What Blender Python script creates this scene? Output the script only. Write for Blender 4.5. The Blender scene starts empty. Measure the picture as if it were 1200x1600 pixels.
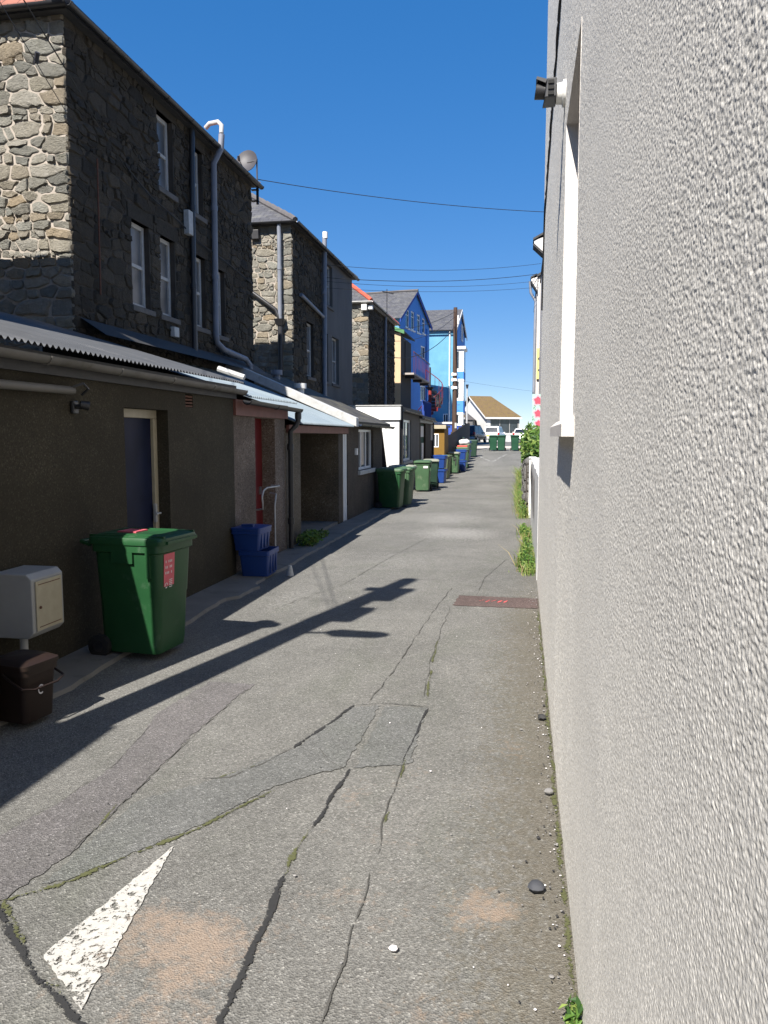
import bpy, bmesh, math, random
import numpy as np
from mathutils import Vector, noise as mnoise
R_ = math.radians
S = bpy.context.scene
COL = S.collection
# ------------------------------------------------------------------ camera, sky, sun
CAM_H = 1.87
cam = bpy.data.cameras.new('camera'); cam_o = bpy.data.objects.new('camera', cam); COL.objects.link(cam_o)
cam.sensor_fit = 'VERTICAL'; cam.sensor_height = 24.0; cam.lens = 18.0
cam.clip_start = 0.02; cam.clip_end = 30000
cam_o.location = (0, 0, CAM_H)
cam_o.rotation_euler = (R_(90 - 5.616), 0, R_(10.156))
S.camera = cam_o
SUN_TO = Vector((-0.228, -0.92, 1.0)).normalized()
SUN_EL = math.asin(SUN_TO.z); SUN_AZ = math.atan2(SUN_TO.x, SUN_TO.y)
w = bpy.data.worlds.new('World'); S.world = w; w.use_nodes = True
nt = w.node_tree; nt.nodes.clear()
sky = nt.nodes.new('ShaderNodeTexSky'); sky.sky_type = 'NISHITA'; sky.sun_disc = False
sky.sun_elevation = SUN_EL; sky.sun_rotation = SUN_AZ
sky.altitude = 0; sky.air_density = 0.6; sky.dust_density = 0.0; sky.ozone_density = 2.0
bg = nt.nodes.new('ShaderNodeBackground'); bg.inputs['Strength'].default_value = 0.15
wo = nt.nodes.new('ShaderNodeOutputWorld')
gm = nt.nodes.new('ShaderNodeGamma'); gm.inputs[1].default_value = 0.44
hs = nt.nodes.new('ShaderNodeHueSaturation'); hs.inputs['Saturation'].default_value = 2.2; hs.inputs['Hue'].default_value = 0.512; hs.inputs['Value'].default_value = 1.12
nt.links.new(sky.outputs[0], gm.inputs[0]); nt.links.new(gm.outputs[0], hs.inputs['Color']); nt.links.new(hs.outputs[0], bg.inputs[0]); nt.links.new(bg.outputs[0], wo.inputs[0])
sl = bpy.data.lights.new('sun', 'SUN'); sl.energy = 4.7; sl.angle = R_(0.5); sl.color = (1.0, 0.95, 0.88)
so = bpy.data.objects.new('sun', sl); COL.objects.link(so)
so.rotation_euler = SUN_TO.to_track_quat('Z', 'Y').to_euler()
S.view_settings.view_transform = 'Standard'; S.view_settings.look = 'None'
S.view_settings.exposure = 1.2; S.view_settings.gamma = 1.0
S.cycles.max_bounces = 6; S.cycles.use_denoising = True

# ------------------------------------------------------------------ materials
def newmat(name):
    m = bpy.data.materials.new(name); m.use_nodes = True
    n = m.node_tree; n.nodes.clear()
    out = n.nodes.new('ShaderNodeOutputMaterial'); b = n.nodes.new('ShaderNodeBsdfPrincipled')
    n.links.new(b.outputs[0], out.inputs[0])
    return m, n, b
def nd(n, t, ins=None, **kw):
    x = n.nodes.new(t)
    for k, v in kw.items(): setattr(x, k, v)
    for k, v in (ins or {}).items():
        if hasattr(v, 'is_linked') or hasattr(v, 'links'): n.links.new(v, x.inputs[k])
        else: x.inputs[k].default_value = v
    return x
def c4(c): return (c[0], c[1], c[2], 1.0)
def mixc(n, fac, a, b, bt='MIX'):
    x = n.nodes.new('ShaderNodeMix'); x.data_type = 'RGBA'; x.blend_type = bt
    for sock, v in ((x.inputs[0], fac), (x.inputs[6], a), (x.inputs[7], b)):
        if hasattr(v, 'links'): n.links.new(v, sock)
        elif isinstance(v, (tuple, list)): sock.default_value = c4(v)
        else: sock.default_value = v
    return x.outputs[2]
def ramp(n, fac, stops, interp='LINEAR'):
    r = n.nodes.new('ShaderNodeValToRGB'); n.links.new(fac, r.inputs[0]); cr = r.color_ramp; cr.interpolation = interp
    while len(cr.elements) > 1: cr.elements.remove(cr.elements[-1])
    cr.elements[0].position = stops[0][0]; cr.elements[0].color = c4(stops[0][1]) if isinstance(stops[0][1], (tuple, list)) else (stops[0][1],) * 3 + (1,)
    for p, c in stops[1:]:
        e = cr.elements.new(p); e.color = c4(c) if isinstance(c, (tuple, list)) else (c, c, c, 1)
    return r.outputs[0]
def coord(n, uv=False, scale=None):
    t = n.nodes.new('ShaderNodeTexCoord'); o = t.outputs['UV' if uv else 'Object']
    if scale:
        mp = n.nodes.new('ShaderNodeMapping'); n.links.new(o, mp.inputs[0]); mp.inputs['Scale'].default_value = scale; o = mp.outputs[0]
    return o
def noise(n, co, scale, detail=5, rough=.55, dist=0):
    return nd(n, 'ShaderNodeTexNoise', {'Vector': co, 'Scale': scale, 'Detail': detail, 'Roughness': rough, 'Distortion': dist}).outputs['Fac']
def bump(n, b, h, strength=.5, dist=.01):
    x = nd(n, 'ShaderNodeBump', {'Height': h, 'Strength': strength, 'Distance': dist}); n.links.new(x.outputs[0], b.inputs['Normal']); return x
def setp(b, rough=.8, spec=.3, metal=0):
    b.inputs['Roughness'].default_value = rough; b.inputs['Specular IOR Level'].default_value = spec; b.inputs['Metallic'].default_value = metal
def M(name, c1, c2=None, scale=3.0, rough=.8, spec=.3, metal=0, bmp=0, bscale=40, bdist=.004, grime=None, gs=1.2, gcov=.55, stretch=None, rand=False):
    m, n, b = newmat(name); setp(b, rough, spec, metal)
    if c2 is None: c2 = tuple(x * .8 for x in c1)
    co = coord(n, scale=stretch)
    col = mixc(n, ramp(n, noise(n, co, scale, 6, .6), [(.3, 0.0), (.7, 1.0)]), c1, c2)
    if grime:
        col = mixc(n, ramp(n, noise(n, co, gs, 8, .68, .4), [(gcov, 0.0), (gcov + .16, 1.0)]), col, grime)
    n.links.new(col, b.inputs['Base Color'])
    if bmp: bump(n, b, noise(n, coord(n), bscale, 6, .6), bmp, bdist)
    return m
def m_pebbledash(name, c1, c2, c3, scale=75, bdist=.006, stain=(.03, .028, .022), scov=.6):
    m, n, b = newmat(name); setp(b, .9, .2)
    co = coord(n)
    vor = nd(n, 'ShaderNodeTexVoronoi', {'Vector': co, 'Scale': scale}); 
    sep = nd(n, 'ShaderNodeSeparateColor', {0: vor.outputs['Color']})
    col = ramp(n, sep.outputs[0], [(0, c1), (.5, c2), (.85, c2), (1, c3)])
    col = mixc(n, ramp(n, noise(n, co, 1.3, 8, .65), [(.35, 0.0), (.7, 1.0)]), col, mixc(n, .55, col, stain))
    col = mixc(n, ramp(n, noise(n, coord(n, scale=(1.5, 1.5, .25)), 2.2, 8, .7), [(scov, 0.0), (scov + .2, .7)]), col, stain)
    col = mixc(n, ramp(n, noise(n, co, .75, 3, .5, .3), [(.52, 0.0), (.54, .28)]), col, tuple(x * .8 for x in c1))
    col = mixc(n, ramp(n, noise(n, co, 4.5, 9, .75), [(.62, 0.0), (.7, .45)]), col, c3)
    n.links.new(col, b.inputs['Base Color'])
    bump(n, b, vor.outputs['Distance'], -.9, bdist)
    return m
def m_stone(name, tones, moss=(.10, .10, .06)):
    m, n, b = newmat(name); setp(b, .9, .25)
    at = nd(n, 'ShaderNodeAttribute', attribute_name='Col')
    sep = nd(n, 'ShaderNodeSeparateColor', {0: at.outputs['Color']})
    k = len(tones) - 1
    col = ramp(n, sep.outputs[0], [(i / k, t) for i, t in enumerate(tones)])
    co = coord(n)
    mott = noise(n, co, 9, 8, .7, .6)
    col = mixc(n, ramp(n, mott, [(.3, 0.0), (.75, .75)]), col, mixc(n, 1.0, col, (.55, .54, .5), 'MULTIPLY'))
    col = mixc(n, ramp(n, noise(n, co, 26, 6, .7), [(.55, 0.0), (.75, .6)]), col, mixc(n, 1.0, col, (1.35, 1.33, 1.25), 'MULTIPLY'))
    col = mixc(n, ramp(n, noise(n, co, 3.1, 7, .7), [(.58, 0.0), (.72, .5)]), col, moss)
    n.links.new(col, b.inputs['Base Color'])
    h = nd(n, 'ShaderNodeMath', {0: noise(n, co, 14, 8, .7, .8), 1: noise(n, coord(n, scale=(1, 1, 2.6)), 30, 6, .7)}, operation='ADD').outputs[0]
    bump(n, b, h, 1.0, .05)
    return m
def m_slate(name, c1, c2, lichen=None, bw=.28, bh=.2, lcov=.6):
    m, n, b = newmat(name); setp(b, .7, .35)
    uv = coord(n, uv=True)
    br = nd(n, 'ShaderNodeTexBrick', {'Vector': uv, 'Color1': c4(c1), 'Color2': c4(c2), 'Mortar': (.012, .012, .013, 1), 'Scale': 1.0, 'Mortar Size': .006, 'Brick Width': bw, 'Row Height': bh, 'Bias': 0.0})
    col = br.outputs['Color']
    col = mixc(n, ramp(n, noise(n, uv, 7, 7, .7), [(.35, 0.0), (.75, .7)]), col, mixc(n, 1.0, col, (.6, .58, .55), 'MULTIPLY'))
    if lichen: col = mixc(n, ramp(n, noise(n, uv, 2.6, 9, .72), [(lcov - .1, 0.0), (lcov + .12, .9)]), col, lichen)
    n.links.new(col, b.inputs['Base Color'])
    sv = nd(n, 'ShaderNodeSeparateXYZ', {0: uv}); 
    row = nd(n, 'ShaderNodeMath', {0: nd(n, 'ShaderNodeMath', {0: sv.outputs[1], 1: bh}, operation='DIVIDE').outputs[0]}, operation='FRACT').outputs[0]
    h = nd(n, 'ShaderNodeMath', {0: row, 1: br.outputs['Fac']}, operation='ADD').outputs[0]
    bump(n, b, h, -.8, .012)
    return m
def m_glass(name, c=(.02, .025, .03), rough=.06):
    m, n, b = newmat(name); setp(b, rough, .8)
    co = coord(n)
    n.links.new(mixc(n, ramp(n, noise(n, co, 1.6, 3), [(.4, 0.0), (.6, 1.0)]), c, tuple(x * 1.8 for x in c)), b.inputs['Base Color'])
    return m
def m_leaf(name, c1, c2):
    m, n, b = newmat(name); setp(b, .55, .35)
    n.links.new(mixc(n, ramp(n, noise(n, coord(n), 11, 4), [(.35, 0.0), (.65, 1.0)]), c1, c2), b.inputs['Base Color'])
    tr = n.nodes.new('ShaderNodeBsdfTranslucent'); tr.inputs[0].default_value = c4(tuple(x * 1.5 for x in c2))
    ms = n.nodes.new('ShaderNodeMixShader'); ms.inputs[0].default_value = .25
    n.links.new(b.outputs[0], ms.inputs[1]); n.links.new(tr.outputs[0], ms.inputs[2])
    n.links.new(ms.outputs[0], [x for x in n.nodes if x.type == 'OUTPUT_MATERIAL'][0].inputs[0])
    return m
def m_asphalt(name, c1, c2, speck=(.3, .29, .27), attr=False, spk=.02):
    m, n, b = newmat(name); setp(b, .92, .15)
    co = coord(n)
    big = noise(n, co, .55, 9, .68, .6)
    col = mixc(n, ramp(n, big, [(.3, 0.0), (.68, 1.0)]), tuple(x * .86 for x in c1), c2)
    col = mixc(n, ramp(n, noise(n, coord(n, scale=(1, .45, 1)), 1.3, 9, .7, .5), [(.5, 0.0), (.68, .55)]), col, (c1[0] * .84, c1[1] * .88, c1[2] * .80))
    col = mixc(n, ramp(n, noise(n, coord(n, scale=(1, .6, 1)), 2.7, 9, .72, .8), [(.58, 0.0), (.72, .5)]), col, (c2[0] * 1.18, c2[1] * 1.16, c2[2] * 1.13))
    col = mixc(n, ramp(n, noise(n, co, 3.3, 5, .6), [(.72, 0.0), (.78, .5)]), col, tuple(x * .6 for x in c1))
    vor = nd(n, 'ShaderNodeTexVoronoi', {'Vector': co, 'Scale': 130})
    sep = nd(n, 'ShaderNodeSeparateColor', {0: vor.outputs['Color']})
    g = ramp(n, sep.outputs[0], [(0, .64), (.5, .97), (.88, 1.18), (.97, 1.5), (1, 1.95)])
    col = mixc(n, 1.0, col, g, 'MULTIPLY')
    col = mixc(n, ramp(n, noise(n, co, 6, 8, .7), [(.35, 0.0), (.75, .55)]), col, mixc(n, 1.0, col, (.72, .72, .72), 'MULTIPLY'))
    if attr:
        at = nd(n, 'ShaderNodeAttribute', attribute_name='Col'); sp = nd(n, 'ShaderNodeSeparateColor', {0: at.outputs['Color']})
        fine = noise(n, co, 22, 9, .75, .5)
        def msk(ch, lo, hi, top):
            f2 = nd(n, 'ShaderNodeMath', {0: nd(n, 'ShaderNodeMath', {0: fine, 1: .5}, operation='SUBTRACT').outputs[0], 1: 2.4}, operation='MULTIPLY').outputs[0]
            s = nd(n, 'ShaderNodeMath', {0: sp.outputs[ch], 1: f2}, operation='ADD')
            return ramp(n, s.outputs[0], [(lo, 0.0), (hi, top)])
        col = mixc(n, msk(1, .35, .8, .75), col, mixc(n, .35, (.098, .080, .050), col))     # mossy brown silt
        col = mixc(n, msk(0, .42, 1.0, .72), col, (.27, .205, .155))                          # pink sand
        col = mixc(n, msk(2, .4, .85, .6), col, (.32, .31, .29))                             # pale worn cement
    n.links.new(col, b.inputs['Base Color'])
    h = nd(n, 'ShaderNodeMath', {0: vor.outputs['Distance'], 1: noise(n, co, 60, 5, .7)}, operation='ADD').outputs[0]
    bump(n, b, h, .7, .006)
    return m
def m_stucco(name, c1, c2):
    m, n, b = newmat(name); setp(b, .95, .1)
    co = coord(n)
    a = noise(n, co, 95, 4, .6, .3)
    v = nd(n, 'ShaderNodeTexVoronoi', {'Vector': co, 'Scale': 150.0}).outputs['Distance']
    h = nd(n, 'ShaderNodeMath', {0: nd(n, 'ShaderNodeMath', {0: a, 1: 1.4}, operation='MULTIPLY').outputs[0], 1: v}, operation='SUBTRACT').outputs[0]
    big = noise(n, co, 1.1, 7, .6)
    col = mixc(n, ramp(n, big, [(.35, 0.0), (.7, 1.0)]), c1, c2)
    col = mixc(n, ramp(n, h, [(.05, .6), (.4, 0.0)]), col, tuple(x * .62 for x in c2))
    col = mixc(n, ramp(n, noise(n, coord(n, scale=(1, 1, .3)), 5, 8, .75), [(.6, 0.0), (.8, .4)]), col, tuple(x * .75 for x in c2))
    n.links.new(col, b.inputs['Base Color'])
    bump(n, b, h, .35, .002)
    return m
def m_worn_paint(name, c, wear=.52, scale=26):
    m, n, b = newmat(name); setp(b, .8, .2)
    co = coord(n)
    n.links.new(mixc(n, ramp(n, noise(n, co, 40, 6, .7), [(.4, 0.0), (.7, 1.0)]), c, tuple(x * .8 for x in c)), b.inputs['Base Color'])
    a = noise(n, co, scale, 9, .75, .4)
    a2 = noise(n, co, 5, 3, .5)
    s = nd(n, 'ShaderNodeMath', {0: a, 1: nd(n, 'ShaderNodeMath', {0: a2, 1: .35}, operation='MULTIPLY').outputs[0]}, operation='ADD').outputs[0]
    al = ramp(n, s, [(wear, 0.0), (wear + .05, 1.0)])
    tr = n.nodes.new('ShaderNodeBsdfTransparent'); ms = n.nodes.new('ShaderNodeMixShader')
    n.links.new(al, ms.inputs[0]); n.links.new(tr.outputs[0], ms.inputs[1]); n.links.new(b.outputs[0], ms.inputs[2])
    n.links.new(ms.outputs[0], [x for x in n.nodes if x.type == 'OUTPUT_MATERIAL'][0].inputs[0])
    bump(n, b, a, .5, .004)
    return m

def m_ragged(name, c, thr, scale=45, bigw=.5):
    m, n, b = newmat(name); setp(b, .85, .2); co = coord(n); uv = nd(n, 'ShaderNodeSeparateXYZ', {0: coord(n, uv=True)})
    n.links.new(mixc(n, noise(n, co, 60, 5, .7), c, tuple(x * 1.7 for x in c)), b.inputs['Base Color'])
    wob = nd(n, 'ShaderNodeMath', {0: noise(n, co, 14, 6, .7), 1: .5}, operation='SUBTRACT').outputs[0]
    x = nd(n, 'ShaderNodeMath', {0: wob, 1: .9, 2: uv.outputs[0]}, operation='MULTIPLY_ADD').outputs[0]
    d = nd(n, 'ShaderNodeMath', {0: nd(n, 'ShaderNodeMath', {0: x, 1: .5}, operation='SUBTRACT').outputs[0]}, operation='ABSOLUTE').outputs[0]
    e = nd(n, 'ShaderNodeMath', {0: noise(n, co, scale, 8, .75), 1: -1.7, 2: d}, operation='MULTIPLY_ADD').outputs[0]
    e = nd(n, 'ShaderNodeMath', {0: noise(n, co, 5.5, 4, .6), 1: -1.7 * bigw, 2: e}, operation='MULTIPLY_ADD').outputs[0]
    al = ramp(n, nd(n, 'ShaderNodeMath', {0: e, 1: .75 + .475 + .35 * bigw}, operation='ADD').outputs[0], [(thr, 1.0), (thr + .04, 0.0)])
    tr = n.nodes.new('ShaderNodeBsdfTransparent'); ms = n.nodes.new('ShaderNodeMixShader')
    n.links.new(al, ms.inputs[0]); n.links.new(tr.outputs[0], ms.inputs[1]); n.links.new(b.outputs[0], ms.inputs[2])
    n.links.new(ms.outputs[0], [q for q in n.nodes if q.type == 'OUTPUT_MATERIAL'][0].inputs[0])
    return m
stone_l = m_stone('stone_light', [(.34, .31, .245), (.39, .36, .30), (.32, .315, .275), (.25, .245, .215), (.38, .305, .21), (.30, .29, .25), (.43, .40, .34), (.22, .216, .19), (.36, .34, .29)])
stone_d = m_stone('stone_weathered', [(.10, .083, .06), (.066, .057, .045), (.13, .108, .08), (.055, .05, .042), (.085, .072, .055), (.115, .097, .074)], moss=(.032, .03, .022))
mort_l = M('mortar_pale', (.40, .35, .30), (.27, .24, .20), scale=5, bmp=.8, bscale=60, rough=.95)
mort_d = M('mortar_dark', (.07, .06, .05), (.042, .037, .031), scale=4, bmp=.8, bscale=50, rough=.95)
slate = m_slate('slate', (0.07, 0.07, 0.078), (0.11, 0.11, 0.118), (.17, .165, .13), lcov=.62)
slate_old = m_slate('slate_mossy', (0.042, 0.04, 0.038), (0.07, 0.066, 0.063), (.14, .13, .085), lcov=.55)
slate_red = m_slate('clay_tile', (.30, .11, .075), (.38, .15, .10), (.16, .10, .08))
mossy_roof = m_slate('mossy_tile', (0.13, 0.085, 0.05), (0.18, 0.115, 0.065), (.15, .105, .035), bw=.3, bh=.3, lcov=.47)
red_ridge = M('red_clay', (.50, .10, .06), (.36, .08, .05), scale=4)
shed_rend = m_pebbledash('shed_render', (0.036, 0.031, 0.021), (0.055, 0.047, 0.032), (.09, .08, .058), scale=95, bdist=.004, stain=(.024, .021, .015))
pink_dash = m_pebbledash('pink_pebbledash', (0.11, 0.082, 0.066), (0.2, 0.158, 0.128), (.30, .26, .22), scale=60, scov=.75)
tan_dash = m_pebbledash('tan_pebbledash', (0.09, 0.072, 0.052), (0.16, 0.13, 0.092), (.25, .215, .17), scale=60, scov=.7)
brown_dash = m_pebbledash('brown_pebbledash', (0.06, 0.048, 0.038), (0.095, 0.077, 0.062), (.14, .12, .10), scale=60, scov=.7)
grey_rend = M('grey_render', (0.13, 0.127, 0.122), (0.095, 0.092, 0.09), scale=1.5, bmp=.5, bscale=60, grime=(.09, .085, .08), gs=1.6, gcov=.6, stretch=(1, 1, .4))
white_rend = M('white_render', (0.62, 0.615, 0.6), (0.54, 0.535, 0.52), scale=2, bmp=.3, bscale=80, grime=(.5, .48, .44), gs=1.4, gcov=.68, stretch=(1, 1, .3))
stucco = m_stucco('roughcast', (.89, .855, .785), (.84, .805, .735))
stucco2 = M('pale_roughcast', (.62, .585, .55), (.52, .49, .46), scale=3, bmp=.6, bscale=90, bdist=.006)
white_pnt = M('white_paint', (.78, .77, .74), (.66, .65, .61), scale=6, rough=.5)
cream = M('cream_paint', (0.42, 0.37, 0.27), (0.34, 0.3, 0.21), scale=9, rough=.45, grime=(.25, .22, .14), gs=5, gcov=.66)
white_off = M('dirty_white', (0.47, 0.47, 0.455), (0.34, 0.34, 0.33), scale=8, rough=.55, grime=(.28, .27, .24), gs=7, gcov=.6)
upvc = M('upvc', (.80, .80, .79), (.72, .72, .71), scale=2, rough=.3, spec=.5)
old_white = M('old_window_paint', (0.48, 0.47, 0.45), (0.38, 0.37, 0.35), scale=14, rough=.6)
black_pl = M('black_plastic', (.018, .018, .02), (.03, .03, .032), rough=.4, spec=.5)
grey_pl = M('grey_pipe', (0.22, 0.235, 0.275), (0.16, 0.175, 0.205), rough=.45, grime=(.16, .16, .17), gs=4, gcov=.62)
grey_gut = M('grey_gutter', (0.15, 0.14, 0.125), (0.11, 0.105, 0.094), rough=.6, grime=(.08, .07, .05), gs=3, gcov=.55)
metal_gr = M('galvanised', (0.105, 0.108, 0.112), (0.075, 0.078, 0.082), rough=.42, metal=.35, grime=(.22, .21, .2), gs=2.4, gcov=.6)
corr_bl = M('corrugated_pale', (0.23, 0.275, 0.305), (0.185, 0.225, 0.25), rough=.4, metal=.1, grime=(.30, .27, .22), gs=2.2, gcov=.66)
rust = M('rust', (.16, .07, .04), (.08, .04, .03), scale=12)
red_wood = M('red_paint', (0.16, 0.012, 0.012), (0.12, 0.01, 0.01), scale=5, rough=.5)
fascia_red = M('red_fascia', (.20, .085, .07), (.15, .06, .05), scale=6, rough=.6)
glass = m_glass('window_glass'); glass_o = m_glass('old_glass', (.07, .075, .08), .3); glass_b = m_glass('door_glass', (.006, .008, .022), .5); glass_b.node_tree.nodes['Principled BSDF'].inputs['Specular IOR Level'].default_value = .12; car_glass = m_glass('car_glass', (.015, .017, .02), .08)
green_bin = M('green_bin', (0.016, 0.072, 0.024), (0.012, 0.058, 0.02), scale=5, rough=.42, spec=.45, grime=(.06, .11, .065), gs=6, gcov=.6)
green_bin2 = M('green_bin_faded', (0.062, 0.125, 0.062), (0.05, 0.1, 0.05), scale=3, rough=.5, grime=(.17, .22, .14), gs=4, gcov=.58)
olive_bin = M('olive_bin', (.13, .16, .085), (.10, .13, .07), scale=3, rough=.55, grime=(.18, .17, .12), gs=4, gcov=.55)
lid_grey = M('weathered_lid', (.20, .24, .18), (.30, .29, .24), scale=8, rough=.6)
dark_bin = M('dark_green_bin', (.02, .045, .03), (.028, .06, .04), scale=3, rough=.45)
far_bin = M('far_green_bin', (0.022, 0.08, 0.044), (0.018, 0.066, 0.036), scale=3, rough=.45)
blue_box = M('blue_box', (0.012, 0.045, 0.2), (0.01, 0.036, 0.16), scale=4, rough=.4, spec=.45, grime=(.05, .12, .36), gs=5, gcov=.62)
brown_cad = M('brown_caddy', (0.025, 0.014, 0.01), (0.018, 0.011, 0.008), scale=5, rough=.5)
pink_lbl = M('pink_label', (.62, .13, .16), (.52, .10, .13), scale=9, rough=.5)
lbl_white = M('label_white', (.75, .72, .72), (.62, .58, .58), scale=20, rough=.5)
asphalt = m_asphalt('asphalt', (0.148, 0.145, 0.134), (0.185, 0.18, 0.165), attr=True)
asph_purple = m_asphalt('asphalt_purple', (0.132, 0.125, 0.123), (0.158, 0.148, 0.145))
asph_dark = m_asphalt('asphalt_blue_grey', (0.136, 0.137, 0.13), (0.162, 0.162, 0.154))
asph_drain = m_asphalt('asphalt_trench', (0.1, 0.073, 0.068), (0.125, 0.092, 0.084))
concrete = M('concrete', (0.2, 0.188, 0.168), (0.15, 0.14, 0.125), scale=2.5, bmp=.6, bscale=40, grime=(.10, .095, .075), gs=3, gcov=.55)
earth = M('earth', (.16, .14, .11), (.22, .2, .17), scale=.4)
sandp = M('sandy_paving', (.52, .47, .40), (.44, .40, .34), scale=1.5, grime=(.36, .26, .14), gs=.5, gcov=.6)
tar_r = m_ragged('tar_crack', (.022, .022, .022), .17, 75, 1.0); joint_r = m_ragged('worn_joint', (.055, .053, .048), .12, 80, 1.0); moss_r = m_ragged('moss_line', (.06, .063, .028), .12, 70, .7)
tar = M('tar', (.018, .018, .02), (.04, .038, .036), scale=30, rough=.6)
moss_m = M('moss', (.06, .075, .02), (.09, .085, .035), scale=20, bmp=.8)
paint_w = m_worn_paint('road_paint', (.45, .435, .40), wear=.60, scale=34)
paint_far = m_worn_paint('road_paint_faded', (.42, .41, .39), wear=.68, scale=7)
paint_red = m_worn_paint('spray_red', (.55, .10, .10), wear=.62, scale=30)
lblue = M('light_blue_paint', (.13, .33, .47), (0.09, 0.255, 0.38), scale=1.2, rough=.7)
dblue = M('blue_paint', (0.075, 0.26, 0.66), (0.062, 0.22, 0.58), scale=1.2, rough=.7)
rblue = M('royal_blue_paint', (0.035, 0.085, 0.36), (0.03, 0.07, 0.31), scale=1.2, rough=.7)
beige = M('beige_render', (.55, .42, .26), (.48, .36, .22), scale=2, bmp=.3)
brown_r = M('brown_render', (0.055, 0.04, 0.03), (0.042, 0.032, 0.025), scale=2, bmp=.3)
green_tr = M('green_trim', (.10, .24, .10), (.07, .18, .08))
mustard = M('mustard_boards', (0.2, 0.115, 0.02), (0.16, 0.09, 0.018), scale=6, stretch=(8, 8, 1))
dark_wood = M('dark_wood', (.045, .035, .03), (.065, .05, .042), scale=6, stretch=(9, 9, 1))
pole_wood = M('pole_wood', (.085, .05, .035), (.055, .035, .027), scale=8, stretch=(6, 6, 1), bmp=.4)
red_metal = M('red_metal', (0.28, 0.04, 0.03), (0.22, 0.03, 0.026), rough=.45)
maroon_metal = M('maroon_metal', (0.15, 0.02, 0.028), (0.12, 0.018, 0.025), rough=.45)
dark_metal = M('dark_metal', (.03, .03, .035), (.045, .042, .045), rough=.5)
dish_m = M('dish_grey', (0.06, 0.057, 0.062), (0.045, 0.043, 0.047), rough=.5)
rubber = M('rubber', (.015, .015, .015), (.022, .022, .022), rough=.8)
car_white = M('car_white', (.80, .80, .79), (.76, .76, .75), rough=.2, spec=.6); car_black = M('car_black', (.012, .014, .018), (.018, .02, .025), rough=.15, spec=.7)
tail_red = M('tail_lamp', (.45, .02, .02), (.3, .02, .02), rough=.2, spec=.6); alloy = M('alloy', (.4, .4, .42), (.3, .3, .32), metal=.8, rough=.35)
plate_y = M('plate_yellow', (.70, .55, .06), (.6, .48, .05), rough=.4)
yellow_s = M('yellow_sign', (0.62, 0.52, 0.2), (0.56, 0.47, 0.18), scale=4, rough=.5)
mint = M('mint_cloth', (.38, .52, .46), (.30, .45, .38), scale=9, rough=.8); rose = M('rose_print', (.50, .09, .13), (.34, .05, .08), scale=40, rough=.8); rose_p = M('pink_print', (.60, .36, .40), (.52, .28, .34), scale=40, rough=.8); leafp = M('leaf_print', (.05, .16, .08), (.04, .1, .06), scale=40, rough=.8)
lf1 = m_leaf('leaf_mid', (.07, .15, .025), (.12, .21, .04)); lf2 = m_leaf('leaf_light', (.16, .24, .05), (.24, .30, .08)); lf4 = m_leaf('leaf_straw', (.28, .22, .10), (.36, .29, .15)); lf3 = m_leaf('leaf_dark', (.025, .065, .015), (.045, .10, .025))
stone_grey = M('grey_boulder', (.26, .25, .24), (.16, .155, .15), scale=6, bmp=.9, bscale=12, bdist=.02)
bag_white = M('white_bag', (.62, .60, .58), (.5, .48, .46), rough=.5); bag_red = M('red_plastic', (.60, .05, .04), (.5, .04, .03), rough=.4)
sea_m = M('sea_water', (.03, .09, .14), (.04, .11, .16), scale=.02, rough=.25, spec=.5)
cable_m = M('cable_black', (.02, .02, .022), (.03, .03, .03), rough=.6)

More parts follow.
